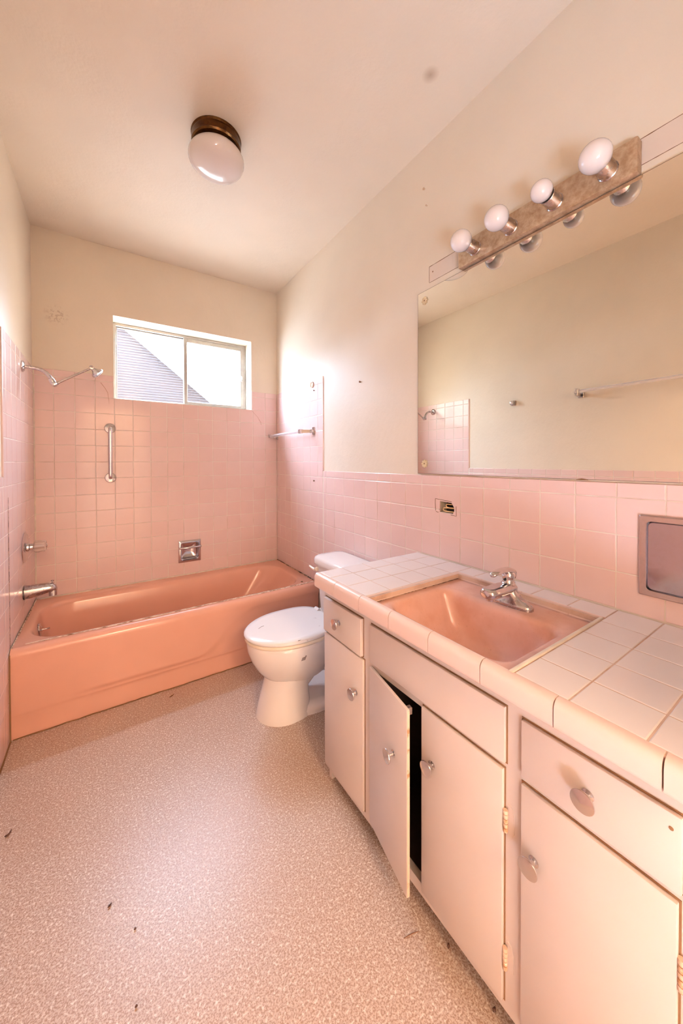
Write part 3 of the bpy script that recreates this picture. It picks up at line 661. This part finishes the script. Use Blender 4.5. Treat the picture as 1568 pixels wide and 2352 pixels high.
def on_bowl(u, v):    # chip in the enamel on the near flank of the bowl
    x = 1.135+u; z = 0.318+v; hw = .1785 if z > .33 else .178-(0.33-z)*0.24; q = (x-1.187)/(0.246 if x < 1.187 else .224); return (x, TCY-hw*math.sqrt(max(0, 1-q*q))-0.0012, z)
mb.loft([[Vector(on_bowl(u, v))+Vector((0, dy, 0)) for u, v in poly] for dy in (0.002, 0)]); mb.build('enamel_chip', 'chip', bowl, smooth=False)
mb = MB(); mb.strip([(1.115+0.012*k, TCY-0.179+0.0012*k*k, 0.4235) for k in range(4)], 0.004, 0.0012, (0, 0, 1), (0, 1, 0)); mb.build('paint_chip', 'chip', lid, smooth=False)
mb = MB(); mb.strip([(1.000, TCY+0.03, 0.4283), (1.02, TCY+0.042, 0.4285), (1.034, TCY+0.045, 0.4285)], 0.003, 0.0008, (0, 0, 1), (0, 1, 0)); mb.build('paint_chip', 'chip', lid, smooth=False)

# ------------------------------------------------------------------ vanity cabinet
XD, XF_ = 1.080, 1.090    # door faces / face frame
Y0, Y1 = -1.668, -2.750
va = thing('vanity_cabinet', (1.35, -2.2, 0), 'long peach-painted vanity cabinet with an ajar door under the sink', 'cabinet')
openings = [(1.690, 1.918, 0.095, 0.592), (1.690, 1.912, 0.617, 0.728), (1.974, 2.412, 0.095, 0.588), (1.974, 2.418, 0.622, 0.726), (2.472, 2.695, 0.095, 0.588), (2.472, 2.697, 0.622, 0.722)]
mb = MB()
for u0, u1, z0, z1 in sub_rects([(-Y0, -Y1, 0.062, 0.780)], openings): mb.box(XF_, XF_+0.02, -u1, -u0, z0, z1)
mb.build('face_frame', 'cab', va, smooth=False)
MB().box(XF_+0.02, W-0.004, Y0-0.018, Y0, 0.0, 0.780).build('side_panel', 'cab', va, smooth=False)
MB().box(XF_+0.02, W-0.004, Y1, Y1+0.018, 0.0, 0.780).build('side_panel', 'cab', va, smooth=False)
MB().box(XF_+0.02, W-0.004, Y1+0.018, Y0-0.018, 0.070, 0.088).build('floor_panel', 'dark', va, smooth=False)
MB().box(XF_+0.075, XF_+0.09, Y1+0.018, Y0-0.018, 0.0, 0.070).build('toe_kick', 'gap', va, smooth=False)
MB().box(W-0.010, W-0.004, Y1+0.018, Y0-0.018, 0.088, 0.55).build('back_panel', 'dark', va, smooth=False)
for yy in (-1.945, -2.440): MB().box(XF_+0.02, W-0.012, yy-0.008, yy+0.008, 0.088, 0.60).build('partition', 'dark', va, smooth=False)
def slab(name, u0, u1, z0, z1, hinge=None, ang=0, lip=True, over=0.0, mat='cab'):
    """lipped door or drawer front, 10 mm proud of the frame"""
    e = thing(name, (XD if hinge is None else XF_, -(hinge if hinge is not None else (u0+u1)/2), z0), parent=va)
    if name == 'x': pass
    mb = MB(); mb.box(XD-over, XF_-0.0005, -u1, -u0, z0, z1, 0.0025, 2)
    mb.box(XF_-0.0005, XF_+0.008, -u1+0.012, -u0-0.012, z0+0.012, z1-0.012)
    o = mb.build('panel', mat, e, angle=30)
    if hinge is None:
        g = MB().box(XF_-0.0012, XF_-0.0002, -u1-0.0025, -u0+0.0025, z0-0.0025, z1+0.0025).build('shadow_gap', 'gap', e, smooth=False)  # brown strip paints the shade and grime of the joint around each front
    return e
def knob(par, x, y, z):
    k = thing('knob', (x, y, z), parent=par)
    MB().lathe((x+0.001, y, z), (-1, 0, 0), [(0.0005, 0), (.010, 0), (.010, .002), (.0055, .004), (.0055, .016), (.008, .019), (.0005, .019)], 20).build('knob_stem', 'knob', k)
    MB().lathe((x-0.016, y, z), (-1, 0, 0), [(.008, 0), (.018, .004), (.0195, .007), (.0190, .0085), (.0005, .0125)], 28).build('knob_face', 'knob', k, angle=20)
    return k
dr1 = slab('drawer', 1.680, 1.920, 0.608, 0.736, over=0.004); knob(dr1, XD-0.004, -1.790, 0.674)
d1 = slab('door', 1.680, 1.927, 0.086, 0.600); knob(d1, XD, -1.889, 0.472)
ff = slab('false_front', 1.964, 2.427, 0.612, 0.735)
d3 = slab('door', 2.188, 2.423, 0.086, 0.598); knob(d3, XD, -2.226, 0.465)
dr2 = slab('drawer', 2.463, 2.706, 0.613, 0.731); knob(dr2, XD, -2.584, 0.671)
d4 = slab('door', 2.463, 2.702, 0.086, 0.598); knob(d4, XD, -2.490, 0.461)
MB().lathe((XD+0.0005, -2.694, 0.708), (-1, 0, 0), [(0.0005, 0), (.003, 0), (.003, .0012), (.0005, .0015)], 10).build('screw_hole', 'gap', dr2)
# the door standing ajar turns about its left edge
d2 = thing('door', (XF_, -1.964, 0.086), parent=va)
mb = MB(); mb.box(XD, XF_-0.0005, -2.184, -1.964, 0.086, 0.598, 0.002, 2); mb.box(XF_-0.0005, XF_+0.007, -2.172, -1.976, 0.098, 0.586)
mb.build('panel', 'cab', d2, angle=30)
MB().box(XD+0.0015, XF_-0.001, -2.1848, -2.1838, 0.090, 0.594).build('worn_edge', 'cabedge', d2, smooth=False)
knob(d2, XD, -2.115, 0.428)
MB().box(XF_+0.007, XF_+0.022, -2.165, -2.150, 0.565, 0.585, 0.002, 1).build('catch', 'chrome_old', d2)
d2.rotation_euler = (0, 0, math.radians(-11.5))
def hinge(par, y, z0, z1):
    h = thing('hinge', (XD, y, z0), parent=par); n = 5; mb = MB()
    for q in range(n):
        a = z0+(z1-z0)*q/n; mb.lathe((XD+0.004, y, a+0.0007), (0, 0, 1), [(0.0005, 0), (.0046, 0), (.0052, .002), (.0052, (z1-z0)/n-.0035), (.0046, (z1-z0)/n-.0015), (0.0005, (z1-z0)/n-.0015)], 12)
    mb.build('barrel', 'cabedge', h)
    mb = MB(); mb.loft([[(x, y-0.004+b, z) for b, z in ((0.001, z0-.012), (-.008, z0-.008), (-.013, z0+.004), (-.013, z1-.004), (-.008, z1+.008), (0.001, z1+.012))] for x in (XF_-0.0018, XF_)]); mb.build('leaf', 'cab', h, smooth=False)
hinge(d3, -2.428, 0.464, 0.513); hinge(d3, -2.428, 0.162, 0.211); hinge(d4, -2.706, 0.468, 0.519); hinge(d4, -2.706, 0.162, 0.211)

# ------------------------------------------------------------------ countertop
CZ = 0.830; XB0, XB1 = 1.045, 1.068       # bullnose
SX0, SX1, SY0, SY1 = 1.066, 1.5032, -2.449, -1.9818   # sink cut-out
ct = thing('countertop', (1.33, -2.2, 0.78), 'pale pink tiled countertop with rounded front edge', 'countertop')
mb = MB()
for x0_, x1_, y0_, y1_ in sub_rects([(1.056, W-0.003, Y1-0.006, Y0+0.004)], [(SX0-0.002, SX1+0.001, SY0-0.001, SY1+0.001)]): mb.box(x0_, x1_, y0_, y1_, 0.781, CZ-0.0013)
mb.build('mortar_bed', 'cgrout', ct, smooth=False)
xs_ = [XB1, 1.172, 1.277, 1.384, 1.490, W-0.003]
tile_field(ct, 'top', xs_, [-1.962, -1.853, -1.746, Y0+0.005], 'ctile', lift=CZ, d=0.012, name='counter_tile')
tile_field(ct, 'top', [XB1, 1.169, 1.275, 1.383, 1.490, W-0.003], [Y1-0.006, -2.668, -2.557, -2.4555], 'ctile', lift=CZ, d=0.012, name='counter_tile')
tile_field(ct, 'top', [1.523, W-0.003], [-2.4555, -2.358, -2.249, -2.140, -2.035, -1.962], 'ctile', lift=CZ, d=0.012, name='counter_tile')
def nose(y0, y1, name='bullnose_tile'):
    pr = [(XB1-0.0012, CZ-0.012), (XB1-0.0012, CZ)]+[(XB0+0.019-0.019*math.sin(a), CZ-0.019+0.019*math.cos(a)+0.0015*math.sin(2*a)) for a in [PI/2*q/8 for q in range(9)]]+[(XB0, 0.786), (XB0+0.001, 0.780), (XB0+0.004, 0.777), (XB0+0.013, 0.777), (XB0+0.013, CZ-0.012)]
    MB().loft([[(x, y, z) for x, z in pr] for y in (y0+JT/2, y1-JT/2)]).build(name, 'ctrim', ct, angle=40)
ys = [Y1-0.006, -2.692, -2.541, -2.391, -2.243, -2.094, -1.951, -1.803, Y0+0.005]
for a, b in zip(ys[:-1], ys[1:]): nose(a, b)
MB().box(XB0+0.012, XB0+0.016, Y1-0.004, Y0+0.003, 0.778, CZ-0.016).build('nose_grout', 'cgrout', ct, smooth=False)
# quarter rounds that step down to the sink: left side and back side
def qround(p0, p1, inward, name='edge_tile'):
    p0, p1, w = Vector(p0), Vector(p1), Vector(inward); R_ = 0.018
    pr = [(0, -0.021), (0, 0)]+[(R_*math.sin(a), -R_+R_*math.cos(a)) for a in [PI/2*q/6 for q in range(7)]]+[(R_, -0.021)]
    MB().loft([[tuple(p+w*u+Vector((0, 0, v))) for u, v in pr] for p in (p0, p1)]).build(name, 'ctrim', ct, angle=40)
qround((1.069, -1.9632, CZ), (1.222, -1.9632, CZ), (0, -1, 0)); qround((1.2245, -1.9632, CZ), (1.375, -1.9632, CZ), (0, -1, 0)); qround((1.3775, -1.9632, CZ), (1.521, -1.9632, CZ), (0, -1, 0))
yq = [-1.9635, -2.073, -2.222, -2.369, -2.450]
for a, b in zip(yq[:-1], yq[1:]): qround((1.5218, a-0.0012, CZ), (1.5218, b+0.0012, CZ), (-1, 0, 0))
mb = MB(); mb.box(1.063, 1.512, -2.4545, -2.446, CZ-0.012, CZ+0.0025, 0.002, 2); mb.build('caulk_strip', 'caulkwhite', ct)
mb = MB(); mb.strip([(1.07+0.43*k/30, -1.9835, 0.8116) for k in range(31)], [random.uniform(.002, .005) for _ in range(31)], 0.001, (0, 0, 1), (0, 1, 0)); mb.build('dirty_joint', 'caulkdark', ct, smooth=False)

# ------------------------------------------------------------------ sink
SZ = 0.8115
sk = thing('sink', (1.29, -2.21, 0.66), 'pink rectangular sink set into the tiled countertop', 'sink')
R = lambda i, z, r: rrect(SX0+i, SX1-i, SY0+i, SY1-i, r, z)
def op(i, z, r): return rrect(1.104+i, 1.388-i, -2.412+i, -2.016-i, r, z)
mb = MB(); mb.loft([R(0.0, SZ-0.02, .006), R(0.0, SZ-0.002, .006), R(0.003, SZ, .008), R(0.02, SZ, .02), op(-0.012, SZ+0.0005, .055), op(-0.004, SZ-0.001, .052), op(0.002, SZ-0.005, .05), op(0.007, SZ-0.014, .048),
    rrect(1.120, 1.380, -2.393, -2.035, .05, .770), rrect(1.137, 1.374, -2.366, -2.062, .05, .715), rrect(1.152, 1.366, -2.342, -2.086, .05, .682), rrect(1.170, 1.352, -2.320, -2.108, .05, .668), rrect(1.22, 1.305, -2.26, -2.17, .03, .6625)], False, True)
mb.build('basin', 'sink', sk, angle=60)
MB().lathe((1.285, -2.214, 0.6625), (0, 0, 1), [(0.0005, 0), (.030, 0), (.030, .003), (.024, .004), (.021, -.001), (.0005, -.001)], 28).build('drain_ring', 'chrome_old', sk)
mb = MB().lathe((1.285, -2.214, 0.6625), (0, 0, 1), [(0.0005, .0005), (.017, .0005), (.017, .004), (.012, .007), (.0005, .0075)], 24); mb.build('drain_stopper', 'chrome_old', sk)

# ------------------------------------------------------------------ faucet
fx, fy, fz = 1.432, -2.226, SZ+0.0008
fa = thing('faucet', (fx, fy, fz), 'single-lever chrome faucet on the back of the pink sink', 'faucet')
n = 32
def oval(cx, cy, a, b, z, n=32, e=2.6):
    o = []
    for k in range(n):
        t_ = 2*PI*k/n; c, s = math.cos(t_), math.sin(t_); o.append((cx+a*math.copysign(abs(c)**(2/e), c), cy+b*math.copysign(abs(s)**(2/e), s), z))
    return o
MB().loft([oval(fx, fy, .027, .078, fz), oval(fx, fy, .027, .078, fz+.008), oval(fx, fy, .025, .075, fz+.013), oval(fx, fy, .022, .066, fz+.019), oval(fx, fy, .020, .045, fz+.028), oval(fx, fy, .0195, .030, fz+.040), oval(fx, fy, .020, .025, fz+.050)]).build('base_body', 'chrome_old', fa, angle=50)
rings = []
for x, zc_, hw, hh in ((fx+.018, .050, .021, .012), (fx, .052, .023, .015), (fx-.03, .053, .026, .0165), (fx-.065, .053, .0275, .0165), (fx-.095, .053, .027, .016), (fx-.112, .053, .023, .015), (fx-.118, .053, .014, .012)):
    rings.append([(x, fy+hw*math.copysign(abs(math.cos(2*PI*k/24))**.75, math.cos(2*PI*k/24)), fz+zc_+hh*math.copysign(abs(math.sin(2*PI*k/24))**.75, math.sin(2*PI*k/24))) for k in range(24)])
spt = MB().loft(rings).build('spout', 'chrome', fa, angle=50)
MB().lathe((fx-.094, fy, fz+.046), (0, 0, -1), [(.0005, 0), (.013, 0), (.013, .012), (.0115, .016), (.0005, .016)], 20).build('aerator', 'chrome', spt)
hn = thing('handle', (fx, fy, fz+.06), parent=fa)
MB().lathe((fx, fy, fz+.060), (0.06, 0, 1), [(.0005, 0), (.0215, 0), (.0225, .004), (.017, .010), (.018, .022), (.0205, .034), (.017, .043), (.008, .047), (.0005, .048)], 24).build('cartridge_dome', 'chrome', hn, angle=50)
rings = []
for x, zz, hw, hh in ((fx+.026, .084, .011, .010), (fx+.020, .098, .017, .011), (fx+.004, .106, .018, .009), (fx-.02, .110, .0165, .007), (fx-.05, .111, .0145, .006), (fx-.072, .109, .013, .006), (fx-.084, .106, .011, .0065), (fx-.089, .104, .005, .004)):
    rings.append([(x, fy+hw*math.cos(2*PI*k/20), fz+zz+hh*math.sin(2*PI*k/20)) for k in range(20)])
MB().loft(rings).build('lever', 'chrome', hn, angle=50)
MB().lathe((fx-.0175, fy, fz+.080), (-1, 0, 0), [(.0005, 0), (.004, 0), (.004, .003), (.0005, .0035)], 10).build('set_screw', 'blacksock', hn)
MB().lathe((fx+.030, fy, fz), (0, 0, 1), [(.003, 0), (.003, .055), (.005, .056), (.0055, .062), (.0005, .064)], 12).build('lift_rod', 'chrome_old', fa)

# ------------------------------------------------------------------ mirror, light bar
mi = thing('wall_mirror', (W, -2.2, 1.206), 'large frameless wall mirror above the pink wainscot', 'mirror')
MY0, MY1, MZ0, MZ1 = -2.76, -1.668, 1.2065, 2.0545
MB().box(W-0.0045, W-0.0040, MY0+.0015, MY1-.0015, MZ0+.0015, MZ1-.0015).build('mirror_glass', 'mirror', mi, smooth=False)
MB().box(W-0.0040, W+PO, MY0, MY1, MZ0, MZ1).build('glass_edge', 'mirror_edge', mi, smooth=False)
for z in (2.009, 1.254):
    ro = thing('rosette', (W-0.005, -1.712, z), parent=mi); mb = MB()
    for q in range(8):
        a = 2*PI*q/8; c, s = math.cos(a), math.sin(a); pl = [(0.004, -.002), (0.012, -.0050), (0.0185, -.0038), (0.0185, .0038), (0.012, .0050), (0.004, .002)]
        mb.loft([[(W-0.0046-h, -1.712+(u*c-v*s)*k, z+(u*s+v*c)*k) for u, v in pl] for h, k in ((0, 1), (.002, 1), (.0035, .85))])
    mb.build('petals', 'petal', ro, smooth=False)
    MB().lathe((W-0.0046, -1.712, z), (-1, 0, 0), [(.0005, 0), (.004, 0), (.004, .003), (.0025, .0045), (.0005, .0045)], 12).build('screw', 'gap', ro)
MB().tube([(W-0.005, -2.345, 1.2065), (W-0.0056, -2.36, 1.2075), (W-0.005, -2.378, 1.2065)], [.0012, .003, .0012], 6).build('edge_chip', 'gap', mi)
# outline of an earlier fixture on the wall behind the light bar
pz0, pz1, py0, py1 = 2.085, 2.158, -2.80, -1.732
MB().box(W+PO-0.0012, W+PO+0.001, py0, py1, pz0, pz1).build('old_paint_patch', 'plaster_patch', wall_right, smooth=False)
mb = MB()
mb.strip([(W+PO-0.0012, py1-k*(py1-py0)/80, pz1) for k in range(81)], [random.uniform(.001, .003) for _ in range(81)], .0008, (-1, 0, 0), (0, 0, 1)); mb.build('paint_ridge', 'gap', wall_right, smooth=False)
mb = MB(); mb.strip([(W+PO-0.0012, py1-k*(py1-py0)/80, pz0) for k in range(81)], [random.uniform(.0006, .002) for _ in range(81)], .0008, (-1, 0, 0), (0, 0, 1)); mb.build('paint_ridge', 'gap', wall_right, smooth=False)
mb = MB(); mb.strip([(W+PO-0.0012, py1, pz0+k*(pz1-pz0)/8) for k in range(9)], .0016, .0008, (-1, 0, 0), (0, 1, 0)); mb.build('paint_ridge', 'gap', wall_right, smooth=False)
MB().lathe((W+PO, -1.752, 2.128), (-1, 0, 0), [(.0005, 0), (.004, 0), (.003, .0018), (.0005, .002)], 10).build('screw_hole', 'gap', wall_right)

lb = thing('vanity_light', (W, -2.205, 2.05), 'tarnished four-bulb vanity light bar above the mirror', 'light')
LX = W-0.028
MB().box(LX, W+PO+0.001, -2.500, -1.914, 2.0555, 2.1535, 0.005, 2).build('backplate', 'lightplate', lb)
for i, (y, rb, off, cup) in enumerate(((-1.994, .0385, .086, .056), (-2.140, .0395, .088, .058), (-2.288, .0310, .084, .056), (-2.432, .0395, .086, .056))):
    zz = 2.100
    sc = thing('lamp_socket', (LX, y, zz), parent=lb)
    MB().lathe((LX+.001, y, zz), (-1, 0, 0), [(.0005, 0), (.0265, 0), (.0260, .003), (.0240, .005), (.0240, cup-.001), (.0230, cup), (.0220, cup), (.0220, .02), (.0005, .02)], 28).build('socket_cup', 'chrome_old', sc)
    MB().lathe((LX-.020, y, zz), (-1, 0, 0), [(.0005, 0), (.0212, 0), (.0212, cup-.021), (.013, cup-.016), (.0005, cup-.016)], 24).build('socket_insert', 'blacksock', sc)
    pr = [(.013, cup-.012-off)]; 
    for q in range(17):
        a = math.radians(20)+(PI-math.radians(20))*q/16; pr.append((rb*math.sin(a), -rb*math.cos(a)))
    MB().lathe((LX-off, y, zz), (-1, 0, 0), [(max(r_, .0005), h_) for r_, h_ in pr], 32).build('bulb', 'bulb', sc)

# ------------------------------------------------------------------ recessed metal cabinet and open electrical box
mc = thing('recessed_cabinet', (W, -(MC[0]+MC[1])/2, MC[2]), 'small metal-framed recessed cabinet in pink tile below the mirror', 'cabinet')
g = frame_ring('right', MC, 0.02, 0, 0.006)
MB().loft([g(0, .003, .0), g(0.0, .003, .006), g(.003, .003, .0095), g(.0155, .010, .0095), g(.0165, .010, .008), g(.0165, .010, -.012)], False, False).build('frame', 'steel_frame', mc)
MB().loft([g(.0165, .01, -.003), g(.0165, .01, -.012), g(.03, .01, -.012)], False, False).build('reveal', 'blacksock', mc, smooth=False)
MB().loft([g(.0180, .012, -.003), g(.0180, .012, .003), g(.0195, .012, .0045), g(.06, .012, .0052)], True, True).build('door_panel', 'steel', mc, angle=4)
eb = thing('electrical_box', (W, -1.83, 1.03), 'open electrical outlet box with loose wires in pink tile', 'outlet box')
mb = MB(); fR = FR['right']; u0, u1, z0, z1 = 1.783, 1.878, 1.033, 1.089
def quad(a): return tuple(fR(*p) for p in a)
mb.add([fR(u, z, n) for n in (-0.007, -0.055) for u, z in ((u0, z0), (u1, z0), (u1, z1), (u0, z1))], [(0, 1, 5, 4), (1, 2, 6, 5), (2, 3, 7, 6), (3, 0, 4, 7), (4, 5, 6, 7)])
mb.build('box_shell', 'boxmetal', eb, smooth=False)
def loop(z, w, x0): return [fR(1.875, z+.012, -.02), fR(1.845, z+.012, -.010)]+[fR(x0-math.sin(a)*.008, z+.005+math.cos(a)*.007, -.006) for a in [PI*q/8 for q in range(9)]]+[fR(1.848, z-.003, -.006), fR(1.866, z-.003, -.010)]
MB().tube(loop(1.047, 0, 1.82), .0026, 8).build('wire', 'wire', eb); MB().tube(loop(1.064, 0, 1.836), .0024, 8).build('wire', 'wire', eb)
for pl in ([(1.772, 1.096), (1.771, 1.075), (1.773, 1.050), (1.774, 1.042)], [(1.772, 1.096), (1.80, 1.094), (1.84, 1.091), (1.862, 1.089)], [(1.885, 1.072), (1.8855, 1.05), (1.886, 1.030), (1.872, 1.031), (1.858, 1.0325)], [(1.776, 1.038), (1.785, 1.036), (1.79, 1.037)]):
    mb = MB(); mb.tube([fR(u, z, .0003) for u, z in pl], .0011, 5); mb.build('plate_outline', 'gap', eb, smooth=False)

# ------------------------------------------------------------------ ceiling light
cl = thing('ceiling_light', (0.80, -1.215, H), 'flush ceiling light with milk glass globe and dark brass rim', 'light')
MB().lathe((0.80, -1.215, H+0.001), (0, 0, -1), [(.0005, 0), (.106, 0), (.108, .004), (.104, .012), (.106, .022), (.103, .034), (.106, .044), (.101, .050), (.0005, .05)], 48).build('brass_rim', 'brass', cl)
pr = [(.085, .045)]+[(.1195*math.sin(a)**0.9 if 0 < a < PI else .0005, .098-.058*math.cos(a)) for a in [math.radians(38)+(PI-math.radians(38))*q/24 for q in range(25)]]
MB().lathe((0.80, -1.215, H), (0, 0, -1), [(max(r_, .0005), h_) for r_, h_ in pr], 48).build('glass_globe', 'globe', cl)
hl = thing('hall_fill_lamp', (0.55, -4.6, 2.5), 'added warm fill lamp behind the doorway, out of view', 'light')
MB().lathe((0.55, -4.6, 2.501), (0, 0, -1), [(.0005, 0), (.20, 0), (.20, .05), (.18, .07), (.0005, .075)], 32).build('lamp_body', 'globe', hl)

# ------------------------------------------------------------------ bits on the floor
def debris(name, label, x, y, pts3, rad, mat):
    mb = MB(); mb.tube([(x+a, y+b, 0.0006+c+max(rad if isinstance(rad, list) else [rad])) for a, b, c in pts3], rad, 7)
    o = mb.build(name, mat); tag(o, label, 'debris')
debris('dead_leaf_bit', 'curled brown leaf bit on the floor by the left wall', 0.085, -1.26, [(-.008, .002, 0), (0, 0, .001), (.006, .004, .004), (.008, .010, .008)], [.002, .004, .003, .001], 'crumb')
debris('crumb', 'small dark crumb in the open floor left of the vanity', 0.37, -1.676, [(-.004, 0, 0), (0, .002, 0), (.005, .006, .001)], [.0015, .0032, .001], 'crumb')
debris('crumb', 'tiny dark speck lower on the open floor', 0.427, -1.771, [(-.003, 0, 0), (0, .001, 0), (.003, .001, 0)], [.001, .0028, .001], 'crumb')
debris('crumb', 'tiny dark speck nearest the bottom of the photo', 0.42, -1.928, [(-.003, 0, 0), (0, .001, 0), (.003, 0, 0)], [.001, .0028, .001], 'crumb')
debris('twig', 'thin brown twig on the floor in front of the ajar door', 1.04, -2.192, [(-.022, .006, 0), (0, .001, .0005), (.022, -.006, 0)], [.001, .0012, .0008], 'wood')
debris('crumb', 'dark crumb beside the twig near the cabinet base', 1.103, -2.263, [(-.004, -.002, 0), (0, 0, 0), (.004, .004, .001)], [.0015, .004, .0012], 'crumb')
debris('crumb', 'dark crumb under the cabinet at bottom of the photo', 1.104, -2.391, [(-.004, 0, 0), (0, 0, 0), (.005, .002, .001)], [.0015, .004, .0012], 'crumb')
debris('grime_lump', 'brown grime spot on the floor at the tub base', 0.657, -0.79, [(-.016, -.006, 0), (0, 0, 0), (.012, .010, 0)], [.001, .003, .001], 'wood')
